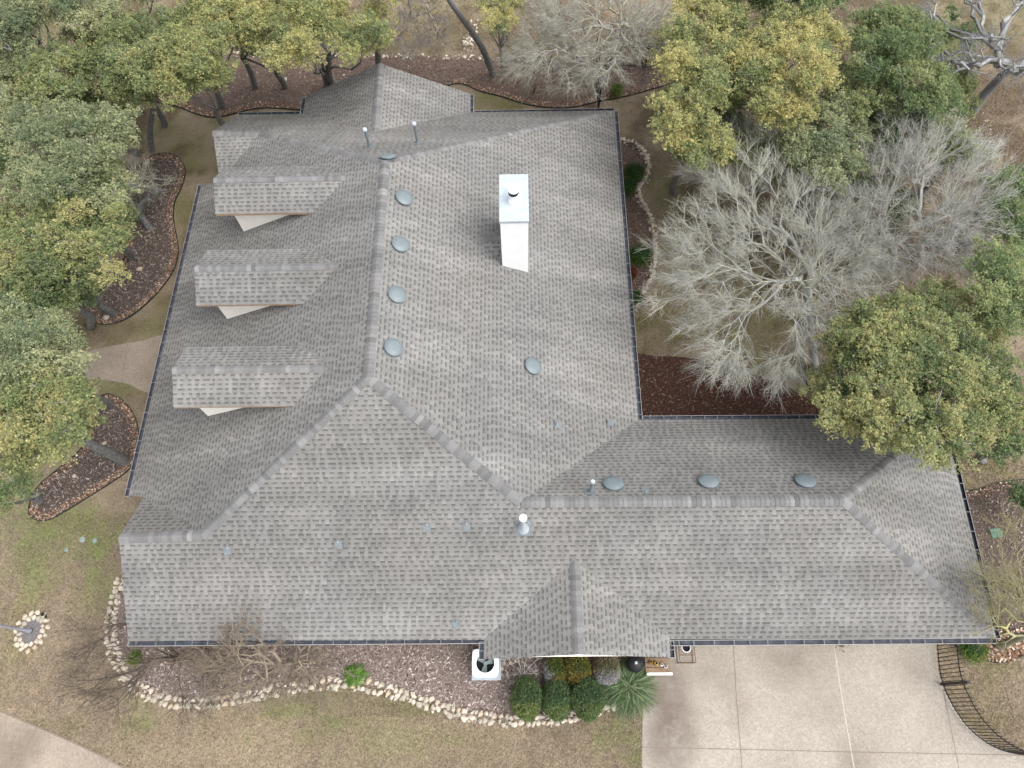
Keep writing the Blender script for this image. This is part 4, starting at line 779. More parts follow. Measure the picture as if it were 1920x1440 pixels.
# dark leaning trunk crossing the back bed (its crown is outside the picture)
b=U(926,142,0); o=empty('leaning_tree',b,'tall dark leaning trunk curving up past the stone heap','tree')
pth=[b]+[U(*t) for t in((916,118,.8),(903,88,2.0),(885,60,3.1),(862,28,4.6),(840,-5,6.),(825,-60,7.5))]
v,f=tubes(segpath(list(smoothpath(pth,5)),.17,.10),10); mesh('trunk',v-b,f,'bark',o,smooth=True)
rp=random.Random(5); bs=[]
for _ in range(9): bs+=segpath(curve(pth[-1],pth[-1]+S([rp.uniform(-2,2),rp.uniform(0,3),rp.uniform(.5,2)]),5,.1,rp),.05,.01)
v,f=tubes(bs,5); mesh('branches',v-b,f,'palebark',o,cols=np.tile(S([.2,.19,.17]),(len(v),1)))
# --- bare trees
def baretree(poly,z,base,crotch,label,col=(.37,.37,.345),col2=(.40,.385,.27),tips=420,tr=.2,seed=0,twr=.0056,name='bare_tree',flat=.45,twl=.55,tpath=None,main=.9,cat='tree',group=None,tk=8,rk=.0088,stems=1,bal=.45):
    rp=random.Random(seed); rg=np.random.default_rng(seed); P=S([U(x,y,z)[:2] for x,y in poly]); cen=P.mean(0); Rm=np.max(np.linalg.norm(P-cen,axis=1))
    b=U(*base,0); cr0=U(*crotch) ; org=b
    o=empty(name,b,label,cat,group)
    lo,hi=P.min(0),P.max(0); T=lo+rg.random((tips*6,2))*(hi-lo); T=T[inpoly(T,P)]; nc=max(6,tips//11); K_=T[:nc]; T=K_[rg.integers(0,nc,tips)]+rg.normal(0,.34,(tips,2)); T=np.vstack([T,K_])
    hgt=z+.8; tipsP=[]
    for x,y in T:
        d=np.hypot(x-cen[0],y-cen[1])/Rm; zz=max(.5,z*(1-flat*d*d)+rg.uniform(-1.,.6)*z/6*2); q=CAM+(S([x,y,z])-CAM)*((zz-CZ)/(z-CZ)); tipsP.append(q)
    pth=[b-S([0,0,.05])]+([U(*t) for t in tpath] if tpath else [])+[cr0]; sp=list(smoothpath(pth,4))
    nodes=[p for p in sp]; par=[i-1 for i in range(len(sp))]; plen=[0.]*len(sp); root=len(sp)-1; sub=[0]*len(sp)
    for i in range(len(sp)): plen[i]=0.
    tipsP.sort(key=lambda q:np.linalg.norm(q-cr0))
    arr=[nodes[root]]; ids=[root]; pl=[0.]; dirs=[S([0,0,1.])]
    tipids=[]
    for q in tipsP:
        A=S(arr); D=q-A; dist=np.linalg.norm(D,axis=1); dn=D/(dist[:,None]+1e-6); dd=S(dirs); ang=1-(dn*dd).sum(1)
        cost=dist*(1+.55*ang)+bal*S(pl); j=int(np.argmin(cost)); L_=dist[j]; n=max(1,int(L_/.35)); prev=ids[j]; p0=arr[j]; d0=dirs[j]
        base_l=pl[j]; last=p0
        for k in range(1,n+1):
            t=k/n; lin=p0+(q-p0)*t; bendv=d0*L_*.28*math.sin(math.pi*t)*(1-t); pt=lin+bendv+rg.normal(0,.045,3)*(k<n)*min(1,L_)
            nodes.append(pt); par.append(prev); prev=len(nodes)-1; dv=pt-last; dv/=np.linalg.norm(dv)+1e-6; arr.append(pt); ids.append(prev); pl.append(base_l+L_*t); dirs.append(dv); last=pt
        tipids.append(prev)
    N=len(nodes); cnt=np.zeros(N)
    for t in tipids:
        i=t
        while i>=0: cnt[i]+=1; i=par[i]
    rad=np.minimum(rk*np.power(cnt+.6,.5),tr*main); 
    nt_=len(sp)
    segs=[];trunk=[]
    for i in range(N):
        if par[i]>=0:
            s=(*nodes[par[i]],*nodes[i],max(rad[par[i]],.004) if par[i]>=nt_ else (min(tr*.8,rad[i]*1.15) if i>=nt_ else tr),max(rad[i],.004))
            if i<nt_: f0=par[i]/(nt_-1); f1=i/(nt_-1); trunk.append((*nodes[par[i]],*nodes[i],tr*(1-.3*f0),tr*(1-.3*f1)))
            else: segs.append(s)
    # twigs
    c0=cr0-S([0,0,1.])
    for k,i in enumerate(ids[1:]):
        if cnt[i]>40: continue
        for _ in range(tk if cnt[i]<4 else 2):
            p=nodes[i]; out=p-c0; out/=np.linalg.norm(out)+1e-6; d=dirs[k+1]*.8+out*.75+rg.normal(0,.42,3); d/=np.linalg.norm(d); L_=twl*rg.uniform(.4,1.5)
            m1=p+d*L_*.5+rg.normal(0,.03,3); e=m1+(d+rg.normal(0,.3,3))*L_*.5; segs.append((*p,*m1,twr*1.25,twr)); segs.append((*m1,*e,twr,twr*.6))
            for _ in range(2):
                d2=d+rg.normal(0,.6,3); d2/=np.linalg.norm(d2); segs.append((*m1,*(m1+d2*L_*.45),twr*.85,twr*.5))
    v,f=tubes(trunk,12); mesh('trunk',v-org,f,'palebark' ,o,cols=np.tile(S(col)*.72,(len(v),1)),smooth=True)
    v,f=tubes(segs,3); A=S(segs); c=np.repeat(np.where(rg.random((len(A),1))<.35,S([col2]),S([col]))*(.75+.45*rg.random((len(A),1))),6,0)
    mesh('branches',v-org,f,'palebark',o,cols=c); print(label[:30],'segs',len(segs)); return o
baretree([(1290,300),(1345,330),(1330,280),(1400,235),(1450,250),(1480,330),(1540,370),(1600,400),(1660,430),(1650,500),(1600,560),(1590,640),(1550,690),(1500,680),(1480,715),(1420,700),(1350,735),(1330,680),(1290,650),(1310,600),(1245,560),(1300,520),(1265,470),(1320,450),(1300,380),(1310,370)],5.4,(1530,700),(1512,540,3.4),'largest pale bare tree, lichen covered, right of the chimney slope',tips=1050,tr=.17,tk=9,seed=1,twl=.62,flat=.3,rk=.0066,col=(.45,.45,.42),col2=(.46,.45,.34),twr=.0052)
baretree([(1560,390),(1620,370),(1600,310),(1650,290),(1630,220),(1680,200),(1740,190),(1750,260),(1800,230),(1830,290),(1890,300),(1850,360),(1880,430),(1830,440),(1850,520),(1780,500),(1740,560),(1700,520),(1640,540),(1640,480),(1580,450)],5.6,(1672,505),(1680,462,3.),'grey bare tree with fanning branches right of the largest bare tree',col=(.40,.40,.385),col2=(.43,.42,.33),tips=800,tr=.14,seed=2,flat=.3,rk=.0068,twr=.0052,twl=.6)
baretree([(960,90),(975,50),(1000,10),(1040,-40),(1230,-40),(1235,40),(1225,90),(1200,110),(1160,120),(1100,150),(1060,175),(1010,160),(960,120)],5.2,(1133,155),(1146,95,2.3),'pale bare tree with thick trunk above the back bed',tips=650,tr=.2,seed=3,col=(.40,.39,.355),rk=.0072)
baretree([(985,60),(1060,60),(1095,110),(1080,160),(1020,165),(975,130)],3.6,(1000,172),(1008,140,1.5),'small bare tree with brownish twigs in the back bed',tips=150,tr=.09,seed=4,col=(.30,.26,.22),col2=(.34,.31,.26))
baretree([(1710,60),(1730,0),(1790,-40),(1960,-40),(1970,90),(1960,190),(1900,150),(1850,100),(1800,130),(1740,120)],5.4,(1824,208),(1880,140,2.6),'twisted thick grey bare tree at the top right corner',tips=170,tr=.24,seed=5,col=(.28,.28,.29),col2=(.33,.33,.30),rk=.024,twl=.5,tpath=[(1842,182,.9),(1862,160,1.7)],bal=.25)
baretree([(1850,1060),(1880,1000),(1960,980),(1980,1100),(1960,1200),(1900,1215),(1860,1180),(1850,1120)],4.2,(1872,1212),(1925,1190,2.2),'lichen yellow bare tree at the right edge beside the roof corner',tips=210,tr=.14,seed=6,tk=5,twr=.005,col=(.33,.31,.20),col2=(.40,.36,.18))
baretree([(660,-30),(860,-30),(850,40),(800,90),(740,100),(700,60)],3.5,(770,30),(770,20,1.),'faint brown twiggy bare tree above the back bed stones',tips=170,tr=.07,seed=7,col=(.28,.25,.22),col2=(.34,.31,.27),twr=.0055)
baretree([(200,300),(290,285),(300,330),(270,380),(230,400),(200,360)],2.8,(268,398),(262,360,1.8),'small silvery twig thicket over the kidney shaped bed',tips=110,tr=.09,seed=8,col=(.40,.40,.34),twl=.35)
baretree([(1160,70),(1250,60),(1255,120),(1220,140),(1170,130)],1.8,(1205,125),(1205,110,.6),'dark twiggy bush against the back iron fence',tips=90,tr=.05,seed=9,col=(.17,.15,.13),col2=(.2,.17,.15),name='bush',cat='bush')
baretree([(340,1170),(400,1140),(470,1130),(540,1135),(600,1170),(610,1220),(590,1270),(520,1290),(430,1300),(360,1290),(330,1230)],2.9,(556,1247),(545,1243,.35),'brown crape myrtle with arching bare stems over the front gutter',tips=320,tk=6,tr=.07,seed=11,col=(.27,.215,.17),col2=(.34,.30,.22),twr=.0060,twl=.5,flat=.7,rk=.0105,name='crape_myrtle',cat='shrub')
baretree([(170,1180),(230,1170),(300,1185),(400,1200),(430,1260),(380,1300),(300,1310),(220,1330),(160,1320),(110,1280),(130,1220)],2.6,(345,1228),(338,1232,.35),'dark twigged crape myrtle reaching over the left stone border',tips=190,tk=4,tr=.07,seed=12,col=(.13,.105,.085),col2=(.20,.165,.13),twr=.0045,twl=.5,flat=.6,rk=.007,name='crape_myrtle',cat='shrub')
# ---------------------------------------------------------------- shrubs by the entry
def ballshrub(px,py,rx,ry,h,pal,label,hue,group,ragged=.05,leaf=.055,n=9000,name='clipped_shrub',tex=1.,bare=None):
    zc_=h*.55; c=U(px,py,zc_); k=pxm(px,py,zc_); rx*=k; ry*=k; rg=np.random.default_rng(int(px)); c0=S([c[0],c[1],0.]); o=empty(name,c0,label,'shrub',group)
    th=rg.random(n)*6.283; cz=rg.random(n)*1.5-.5; cz=np.clip(cz,-1,1); s=np.sqrt(1-cz**2)**.8; rr=1+rg.normal(0,ragged,n)-.04*rg.random(n)
    lump=1+.04*np.sin(th*4+px)+.03*np.sin(th*7)*cz
    Pt=np.c_[np.cos(th)*s*rx*rr*lump,np.sin(th)*s*ry*rr*lump,zc_+cz*zc_*.95*rr]
    nn=np.c_[np.cos(th)*s,np.sin(th)*s,cz]; d=nn*.8+rg.normal(0,.6,(n,3)); d/=np.linalg.norm(d,axis=1)[:,None]; w=np.cross(d,rg.normal(0,1,(n,3))); w/=np.linalg.norm(w,axis=1)[:,None]
    L_=leaf*(.6+.8*rg.random((n,1))); V=np.stack([Pt-d*L_/2,Pt+w*L_*.28,Pt+d*L_/2,Pt-w*L_*.28],1).reshape(-1,3)
    pal=S(pal); ph=vnoise(Pt[:,0]*1+50,Pt[:,1]*1+50,.35,5)-.5; m=np.clip(hue+ph*.7+rg.normal(0,.14,n),0,.999)*(len(pal)-1); i=m.astype(int); f=(m-i)[:,None]; C=(pal[i]*(1-f)+pal[i+1]*f)*(.65+.6*rg.random((n,1)))
    if bare is not None:
        mk=(Pt[:,0]*bare[0]+Pt[:,1]*bare[1]+rg.normal(0,.08,n))>bare[2]; C[mk]=S([.42,.42,.42])*(.7+.5*rg.random((mk.sum(),1)))
    mesh('foliage',V,np.arange(4*n).reshape(-1,4),'leaf',o,cols=np.repeat(C,4,0))
    # inner twig mass
    segs=[]; rp=random.Random(int(px)); 
    for _ in range(160):
        a=rp.uniform(0,6.28); z_=rp.uniform(.3,1.); q=S([math.cos(a)*rx*.85*math.sqrt(1-(z_-.4)**2),math.sin(a)*ry*.85*math.sqrt(1-(z_-.4)**2),zc_*2*z_*.9]); segs+=segpath(curve((0,0,.02),q,3,.1,rp),.014,.004)
    v,f=tubes(segs,3); mesh('stems',v,f,'palebark',o,cols=np.tile(S([.12,.10,.08]),(len(v),1)))
    m=MB(); m.lathe((0,0,0),[(.5,.0),(.80,zc_*.6),(.80,zc_*1.2),(.45,zc_*1.75),(.1,zc_*1.85)],n=20); 
    for v_ in m.v: v_[0]*=rx; v_[1]*=ry
    m.build('inner_leaf_mass',simple('inner_leaves',tuple(pal[0]*.8),.95,var=.4,scale=30,bump=1.),o)
PB=[(.07,.12,.06),(.12,.19,.085),(.20,.26,.10),(.34,.34,.10)]
G1='clipped dark green balls in the front row'; G2='round loose shrubs behind the clipped balls'
ballshrub(987,1309,28,37,1.15,PB,'leftmost of the three clipped dark green balls, yellowish on top',.48,G1,n=11000)
ballshrub(1043,1311,27,35,1.05,PB,'middle clipped dark green ball in the front row',.40,G1,n=11000)
ballshrub(1101,1309,31,37,1.1,PB,'rightmost and widest clipped ball beside the arching grass',.36,G1,n=12000)
PL=[(.05,.08,.03),(.14,.18,.05),(.27,.26,.07),(.36,.22,.06)]
ballshrub(1040,1257,20,23,.9,PL,'leftmost loose round shrub, yellow green with a silvery dead side',.5,G2,.10,.05,5000,'round_shrub',bare=(-1,-.5,.18))
ballshrub(1083,1255,23,26,.95,PL,'middle loose round shrub turning orange yellow',.66,G2,.09,.05,6000,'round_shrub')
ballshrub(1136,1255,24,25,.95,[(.10,.11,.07),(.22,.22,.13),(.30,.24,.15),(.36,.30,.26)],'rightmost loose round shrub, faded brown and silvery grey',.6,G2,.09,.045,6000,'round_shrub',bare=(.1,-1,.12))
for (px,py,r,h,lab,hue,sd) in((1190,322,16,.4,'low green plant at the top of the narrow right bed',.3,1),(1200,478,20,.5,'upper green clump in the lower part of the right bed',.35,2),(1190,560,14,.4,'lowest green clump of the narrow right bed',.4,4),(1176,350,14,.4,'green tuft against the right gutter near the bed bend',.3,5),(1825,1214,22,.35,'bright green low plant under the lower right gutter',.6,6),(1156,170,9,.5,'small yellow green bush at foot of pale bare trunk',.8,8),(252,1235,10,.4,'small yellow green plant inside the left stone border',.85,9)):
    ballshrub(px,py,r,r*1.1,h,[(.03,.07,.02),(.07,.15,.03),(.15,.26,.05),(.27,.3,.08)],lab,hue,None,.22,.06,1500,'low_plant')
ballshrub(1185,512,8,9,.4,[(.12,.03,.02),(.2,.05,.03),(.26,.09,.05),(.2,.2,.08)],'small red leaved plant in the narrow right bed',.5,None,.2,.05,900,'red_plant')
def grassclump(px,py,z,R_,n,pal,label,h,name='grass_clump',w=.012,arch=.55,seed=0):
    c=U(px,py,0); rg=np.random.default_rng(seed+77); o=empty(name,c,label,'plant'); V=[];Fs=[];C=[];b=0; pal=S(pal)
    for i in range(n):
        a=rg.random()*6.283; L_=R_*rg.uniform(.5,1.12); hh=h*rg.uniform(.6,1.1)*(1-.3*rg.random()); d=S([math.cos(a),math.sin(a),0]); s=S([-math.sin(a),math.cos(a),0])*w*rg.uniform(.7,1.3); p0=rg.normal(0,.08,3)*S([1,1,0]); col=pal[rg.integers(len(pal))]*rg.uniform(.7,1.35); cv=rg.normal(0,.12)
        K_=5; pts_=[]
        for k in range(K_+1):
            t=k/K_; pt=p0+d*L_*(t**1.15)+S([-d[1],d[0],0])*cv*L_*t*t; zz=hh*(1.9*t-1.9*arch*2*t*t*.85); pts_.append(pt+S([0,0,max(zz,.03+.02*rg.random())]))
        for k in range(K_+1):
            f=1-(k/K_)**2*.85; V+= [pts_[k]-s*f,pts_[k]+s*f]; C+=[col,col]
        for k in range(K_): Fs.append((b+2*k,b+2*k+1,b+2*k+3,b+2*k+2))
        b+=2*(K_+1)
    mesh('leaves',S(V),S(Fs),'leaf',o,cols=S(C)); return o
grassclump(1176,1287,0,1.05,900,[(.10,.16,.07),(.14,.21,.10),(.19,.26,.13),(.07,.12,.05),(.24,.29,.16)],'large arching green grass clump beside the driveway',.85,seed=1)
grassclump(667,1266,0,.40,420,[(.10,.24,.03),(.16,.32,.05),(.07,.18,.03),(.22,.36,.08)],'small bright green grass clump alone in the front bed',.55,seed=2,w=.009)
baretree([(960,1230),(985,1222),(1000,1250),(990,1272),(965,1268)],.7,(978,1262),(978,1260,.1),'small silvery leafless shrub right of the air conditioner',tips=40,tr=.02,seed=15,col=(.5,.5,.47),col2=(.42,.4,.36),twl=.16,twr=.006,name='silver_shrub',cat='shrub',rk=.004)
# ================================================================ OBJECTS
def at(px,py,z=0): return U(px,py,z)
# air conditioner
acz=.82; c=at(910,1243,acz); A_=.86; o=empty('air_conditioner',(c[0],c[1],0),'white outdoor air conditioner with dark fan opening beside the south gable','air conditioner')
def rrect(w,h,r,n=6):
    out=[]
    for cx,cy,a0 in((w/2-r,h/2-r,0),(-w/2+r,h/2-r,90),(-w/2+r,-h/2+r,180),(w/2-r,-h/2+r,270)):
        for k in range(n+1): a=math.radians(a0+90*k/n); out.append((cx+r*math.cos(a),cy+r*math.sin(a)))
    return out
def ringtop(outer,rin,z,zb,m,mi=0,nn=None):
    w_=max(p[0] for p in outer); outer=[(w_*(1/((abs(math.cos(t))**7+abs(math.sin(t))**7)**(1/7)))*math.cos(t),w_*(1/((abs(math.cos(t))**7+abs(math.sin(t))**7)**(1/7)))*math.sin(t)) for t in (6.28318*k/56 for k in range(56))]
    n=len(outer); ang=[math.atan2(p[1],p[0]) for p in outer]; inn=[(rin*math.cos(a),rin*math.sin(a)) for a in ang]
    V=[(x,y,z) for x,y in outer]+[(x,y,z+.02) for x,y in inn]+[(x,y,zb) for x,y in outer]+[(x,y,z-.16) for x,y in inn]; Fs=[]
    for i in range(n):
        j=(i+1)%n; Fs+=[(i,j,n+j,n+i),(2*n+i,2*n+j,j,i),(n+i,n+j,3*n+j,3*n+i)]
    m.add(V,Fs,mi)
m=MB(); ringtop(rrect(A_,A_,.13),.30,acz,acz-.10,m); m.build('top_cover','white',o)
m=MB(); ringtop(rrect(A_-.06,A_-.06,.11),.31,acz-.1,.08,m)
for zz in np.arange(.14,acz-.12,.045):
    pts_=rrect(A_-.045,A_-.045,.11); n=len(pts_)
    for i in range(n): m.tube((*pts_[i],zz),(*pts_[(i+1)%n],zz),.006,n=4,cap=False)
m.build('cabinet','lav',o)
m=MB(); m.lathe((0,0,acz-.30),[(.305,0),(.02,.001)],n=28); m.build('fan_well','dark',o)
m=MB(); m.lathe((0,0,acz-.22),[(.07,0),(.07,.07),(.04,.085)],capb=True); 
for k in range(3):
    a=2.1*k+.35; ca,sa=math.cos(a),math.sin(a); V=[]
    for (r,t,z_) in((.06,-.05,.0),(.28,-.11,-.02),(.285,.10,.05),(.06,.05,.04)): V.append((r*ca-t*sa,r*sa+t*ca,acz-.20+z_))
    V+=[(x,y,z_-.008) for x,y,z_ in V]; m.add(V,[(0,1,2,3),(7,6,5,4),(0,4,5,1),(1,5,6,2),(2,6,7,3),(3,7,4,0)])
m.build('fan','blade',o)
m=MB()
for r in(.10,.17,.24): 
    for k in range(28): a,b_=6.283*k/28,6.283*(k+1)/28; m.tube((r*math.cos(a),r*math.sin(a),acz+.012),(r*math.cos(b_),r*math.sin(b_),acz+.012),.0022,n=3,cap=False)
for k in range(12): a=6.283*k/12; m.tube((.05*math.cos(a),.05*math.sin(a),acz+.015),(.30*math.cos(a),.30*math.sin(a),acz+.01),.0022,n=3,cap=False)
m.build('fan_guard','black',o)
m=MB(); m.box((0,0,.04),(A_+.12,A_+.12,.08)); m.build('base_pad','galv',o)
# downspout by AC
p=at(903,1222,2.2)
m=MB(HO); m.box(S([gW1[0]+.12,gW1[1]+.42,1.45]),(.07,.06,2.7)); m.build('downspout','hanger',house)
# lamp post
pb=at(57,1183); o=empty('lamp_post',pb,'tall slim grey post leaning out of frame from a ring of pale rocks','lamp post')
m=MB(); m.lathe((0,0,0),[(.09,0),(.09,.12),(.05,.2),(.045,1.),(.036,3.0)],n=16); m.build('pole','post',o,smooth=True)
m=MB(); m.lathe((0,0,3.0),[(.06,0),(.13,.06),(.17,.36),(.19,.38),(.05,.50),(.02,.58)],n=6); m.build('lantern','black',o)
m=MB(); m.lathe((0,0,0.02),[(.10,0),(.085,.05)],n=14,capb=True); m.build('base_flange','black',o)
m=MB(pb); m.lathe(pb+S([.02,0,.0]),[(.42,.012),(.4,.02)],n=20); o2=m.build('gravel_ring_floor',simple('grey_grit',(.20,.19,.20),.95,var=.4,scale=30,bump=.8)); o2.location=tuple(pb); o2.name='gravel_patch'; tag(o2,'patch of grey grit inside the ring of rocks','gravel',kind='stuff')
# small black light
p=at(85,1153); m=MB(p); m.lathe(p,[(.02,0),(.02,.14)],n=10); m.lathe(p+S([0,0,.14]),[(.05,0),(.07,.02),(.02,.07)],n=14,capb=True); m.box(p+S([.05,-.05,.04]),(.06,.1,.04),.6); q=m.build('garden_light','black'); q.location=tuple(p); tag(q,'small black garden spotlight in the lawn near the ring of rocks','garden light')
def lid(px,py,r,mt,lab,sq=False):
    p=at(px,py); m=MB(p); 
    if sq: m.box(p+S([0,0,.025]),(r*2,r*1.6,.05),.1); m.box(p+S([0,0,.055]),(r*1.2,r*.16,.012),.1)
    else: m.lathe(p,[(r,0),(r,.03),(r*.88,.045),(r*.85,.04),(r*.3,.043)],n=24); m.box(p+S([0,0,.05]),(r*.6,.03,.014))
    q=m.build('utility_lid',mt); q.location=tuple(p); tag(q,lab,'utility lid')
lid(1867,1000,.20,'green','green plastic lid in the mulch beyond the right roof edge',True); lid(155,1012,.11,'bluegreen','left of the two pale round valve lids in the green lawn patch'); lid(178,1014,.09,'bluegreen','right of the two pale valve lids, nearer the house'); lid(125,1031,.08,'bluegreen','faded valve lid sunk in the grass, lowest of the three')
# pink garden flag
p=at(172,770); o=empty('garden_flag',p,'crumpled pink and dark red garden flag on the rim of the mulch bed','garden flag')
V=[];Fs=[]
for i in range(9):
    for j in range(5): u_,v_=i/8,j/4; V.append((-.12+.24*u_+.05*v_,.18-.42*u_+.16*(v_-.5),.28+.05*math.sin(u_*9+v_*3)+.05*v_))
for i in range(8):
    for j in range(4): Fs.append((i*5+j,(i+1)*5+j,(i+1)*5+j+1,i*5+j+1))
mesh('cloth',S(V),Fs,['pink','red'],o,fm=[1 if (k%4 in(1,2) and 1<k//4<7) else 0 for k in range(32)])
m=MB(); m.tube((.0,.05,0),(.0,.05,.42),.008); m.tube((0,.05,.35),(-.1,.2,.36),.006); m.build('stake','black',o)
# kettle grill under gable edge
p=at(1192,1243,.7); o=empty('kettle_grill',(p[0],p[1],0),'black round kettle grill half hidden under the gable edge','grill')
m=MB(); m.lathe((0,0,.52),[(.12,-.14),(.24,-.05),(.285,.06)],n=28,capb=True); m.build('bowl','black',o,smooth=True)
m=MB(); m.lathe((0,0,.585),[(.295,0),(.28,.06),(.22,.13),(.12,.18),(.04,.195)],n=28); ld=m.build('lid','black',o,smooth=True)
m=MB(); m.lathe((0,0,.78),[(.05,0),(.045,.02)],n=14); m.tube((.0,.0,.80),(.0,0,.83),.03); m.build('knob','galv',ld)
for k in range(3): m=MB(); a=2.09*k; m.tube((.15*math.cos(a),.15*math.sin(a),.42),(.27*math.cos(a),.27*math.sin(a),0),.012); m.build('leg','galv',o)
# porch slab and storage shelf with things
pz=.12
P_=P2([(1206,1205),(1259,1205),(1259,1262),(1212,1262)]); sheet('porch_slab',P_,.035,'drive')
p=at(1232,1243,.3); o=empty('storage_bench',(p[0],p[1],0),'low wooden bench with pale front board beside the black grill','bench')
m=MB()
for k in range(3): m.box((0,-.22+.15*k,.34),(.80,.13,.03))
m.build('seat','wood',o); m=MB(); m.box((.05,-.34,.30),(.84,.08,.10)); m.build('front_board','cream',o)
for sx in(-1,1):
    for sy in(-1,1): m=MB(); m.box((sx*.35,sy*.2-.05,.16),(.05,.05,.32)); m.build('leg','wood',o)
for (dx,dy,mt,lab,r,nm) in((-.22,.02,'brass','left small brass pot standing on the wooden bench',.075,'pot'),(-.05,-.02,'brass','right brass pot on the wooden bench, next to the white jar',.085,'pot'),(.13,-.06,'white','white jar on the right half of the wooden bench',.055,'jar'),(.25,-.12,'lav','bluish grey jar at the right end of the wooden bench',.06,'jar')):
    q=p+S([dx,dy,0]); q[2]=.356; m=MB(q); m.lathe(q,[(r*.7,0),(r,.05),(r*.95,.11),(r*.6,.14),(r*.55,.16)],n=18,capb=True); m.lathe(q+S([0,0,.162]),[(r*.5,0),(r*.2,.004)],mi=1); z_=m.build(nm,[mt,'dark'],smooth=True); z_.location=tuple(q); tag(z_,lab,nm)
# wire rack and white bucket
p=at(1283,1220,.05); o=empty('wire_rack',(p[0],p[1],0),'rusty wire rack on the driveway under the gutter corner','rack')
m=MB(); w_,l_,h_=.52,.78,.45
for z_ in(.04,h_):
    for a,b_ in(((-w_/2,-l_/2),(w_/2,-l_/2)),((w_/2,-l_/2),(w_/2,l_/2)),((w_/2,l_/2),(-w_/2,l_/2)),((-w_/2,l_/2),(-w_/2,-l_/2))): m.tube((*a,z_),(*b_,z_),.011,n=6)
m.tube((-w_/2,-l_/2+.22,h_),(w_/2,-l_/2+.22,h_),.011,n=6); m.build('frame','rust',o)
m=MB()
for k in range(9): x=-w_/2+w_*(k+.5)/9; m.tube((x,-l_/2+.22,h_-.005),(x,l_/2,h_-.005),.0055,n=4)
m.build('shelf_wires','rust',o)
for sx in(-1,1):
    for sy in(-1,1): m=MB(); m.tube((sx*w_/2,sy*l_/2,0),(sx*w_/2,sy*l_/2,h_),.013,n=6); m.build('leg','rust',o)
q=at(1287,1214,.75); q=S([q[0],q[1],.0]); o=empty('bucket',(q[0],q[1],.46),'white bucket with dark inside standing on the wire rack','bucket')
m=MB(); m.lathe((0,0,0),[(.11,0),(.14,.28),(.155,.285),(.155,.30),(.135,.30),(.128,.20),(.02,.19)],n=26,capb=True); m.build('shell','white',o,smooth=True); m=MB(); m.lathe((0,0,.215),[(.129,0),(.02,.005)],n=26); m.build('dark_inside_disc','dark',o)  # near-black disc set inside the bucket for its dark interior
# ---------------------------------------------------------------- iron fences
def fence(path_px,label,H=1.25,sp=.125,posts=(),maxp=100):
    P=smoothpath(P2(path_px),8); L=np.r_[0,np.cumsum(np.linalg.norm(np.diff(P,axis=0),axis=1))]; g0=P[0]; org=S([g0[0],g0[1],0]); o=empty('iron_fence',org,label,'fence')
    for z_ in(.15,H-.18):
        segs=[(*P[i],z_,*P[i+1],z_,.02,.02) for i in range(len(P)-1)]; v,f=tubes(segs,4); mesh('rail',v-org,f,'black',o)
    n=min(int(L[-1]/sp),maxp); t0=None
    v0,f0=tubes([(0,0,.06,0,0,H,.013,.011)],4); me=None
    for k in range(n):
        t=k*sp; x=np.interp(t,L,P[:,0])-org[0]; y=np.interp(t,L,P[:,1])-org[1]
        if me is None: ob=mesh('picket',v0,f0,'black',o); me=ob.data
        else: ob=link('picket',me,o)
        ob.location=(x,y,0)
    for s in posts:
        x=np.interp(s*L[-1],L,P[:,0])-org[0]; y=np.interp(s*L[-1],L,P[:,1])-org[1]; m=MB(); m.box((x,y,(H+.1)/2),(.075,.075,H+.1)); m.box((x,y,H+.11),(.10,.10,.03)); m.build('post','black',o)
    return o
fence([(1753,1190),(1756,1240),(1763,1278),(1782,1322),(1810,1362),(1846,1392),(1884,1409),(1935,1417)],'curved black iron fence along the right edge of the driveway',posts=(.0,.31,.99),sp=.125,H=1.5)
fence([(1121,212),(1119,180),(1116,150),(1114,127)],'short black iron fence running away from the house, seen end on',H=1.5,posts=(0,1),sp=.11)
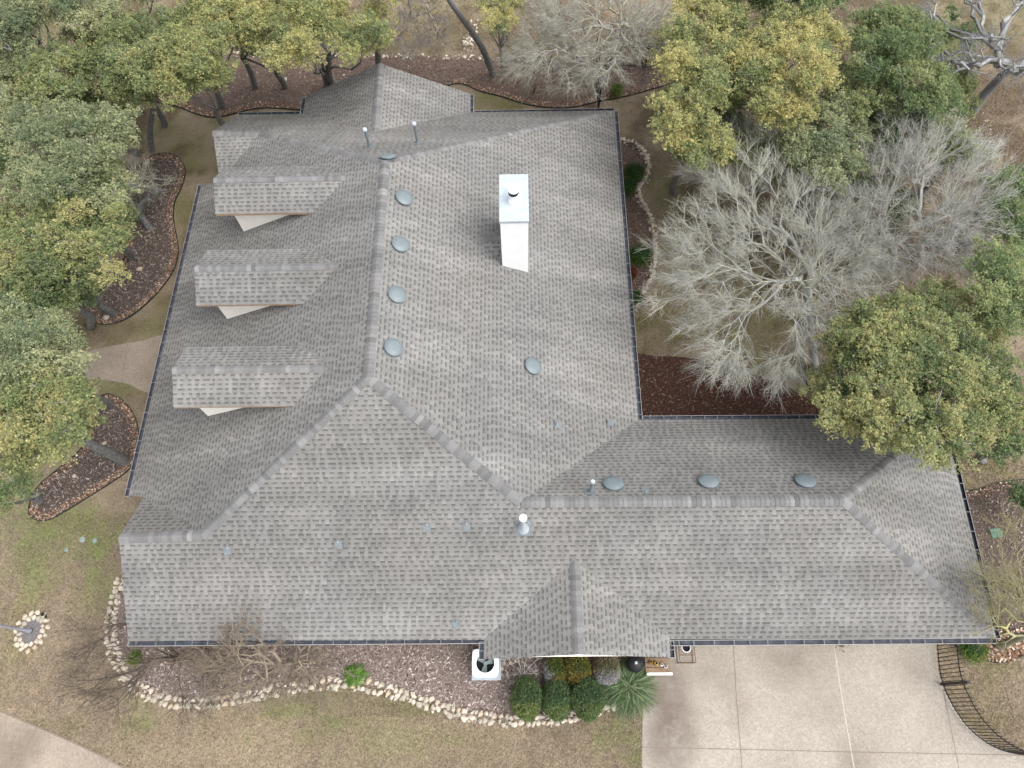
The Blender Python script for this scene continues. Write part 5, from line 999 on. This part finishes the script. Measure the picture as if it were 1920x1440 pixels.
fence([(1118,126),(1160,127),(1210,129),(1300,133)],'black iron fence across the back beside the pale bare trunk',H=1.4,posts=(.02,.5,1),sp=.12)
# fallen twig litter on drive
pt=at(1578,1208); v,f,c=flakes(S([pt[:2]])+RNG.normal(0,.10,(60,2))*S([[1.6,1.]]),palA,.03,.09,.03); tag(mesh('leaf_litter',v,f,'chip',cols=c),'small pile of brown leaves on the driveway at the gutter','leaves',kind='stuff')
v,f,c=flakes(S([at(1330+500*RNG.random(),1210+220*RNG.random())[:2] for _ in range(260)]),palT,.02,.045,.024,.5,.2,.004); tag(mesh('leaf_litter',v,f,'chip',cols=c),'scattered tiny brown leaves over the driveway slabs','leaves',kind='stuff')
# ================================================================ LIGHT
SUN_EL,SUN_AZ=math.radians(60),math.radians(112)   # azimuth clockwise from north (+y)
W=bpy.data.worlds.new('World'); SC.world=W; W.use_nodes=True; nt=W.node_tree; bg=nt.nodes['Background']
sky=nt.nodes.new('ShaderNodeTexSky'); sky.sky_type='NISHITA'; sky.sun_disc=False; sky.sun_elevation=SUN_EL; sky.sun_rotation=SUN_AZ; sky.dust_density=4.; sky.air_density=1.; sky.ozone_density=1.
hs=nt.nodes.new('ShaderNodeHueSaturation'); hs.inputs['Saturation'].default_value=.22; nt.links.new(sky.outputs[0],hs.inputs['Color']); nt.links.new(hs.outputs[0],bg.inputs['Color']); bg.inputs['Strength'].default_value=.15
sl=bpy.data.lights.new('sun','SUN'); sl.energy=.55; sl.angle=math.radians(58); sl.color=(1.,.965,.92); so=bpy.data.objects.new('sun',sl); COL.objects.link(so)
dv=Vector((math.sin(SUN_AZ)*math.cos(SUN_EL),math.cos(SUN_AZ)*math.cos(SUN_EL),math.sin(SUN_EL))); so.rotation_euler=dv.to_track_quat('Z','Y').to_euler(); so.location=(20,-20,40)
SC.view_settings.view_transform='Standard'; SC.view_settings.look='None'; SC.view_settings.exposure=1.17; SC.view_settings.gamma=1
SC.render.engine='CYCLES'; SC.cycles.max_bounces=5; SC.cycles.diffuse_bounces=3; SC.cycles.transmission_bounces=3
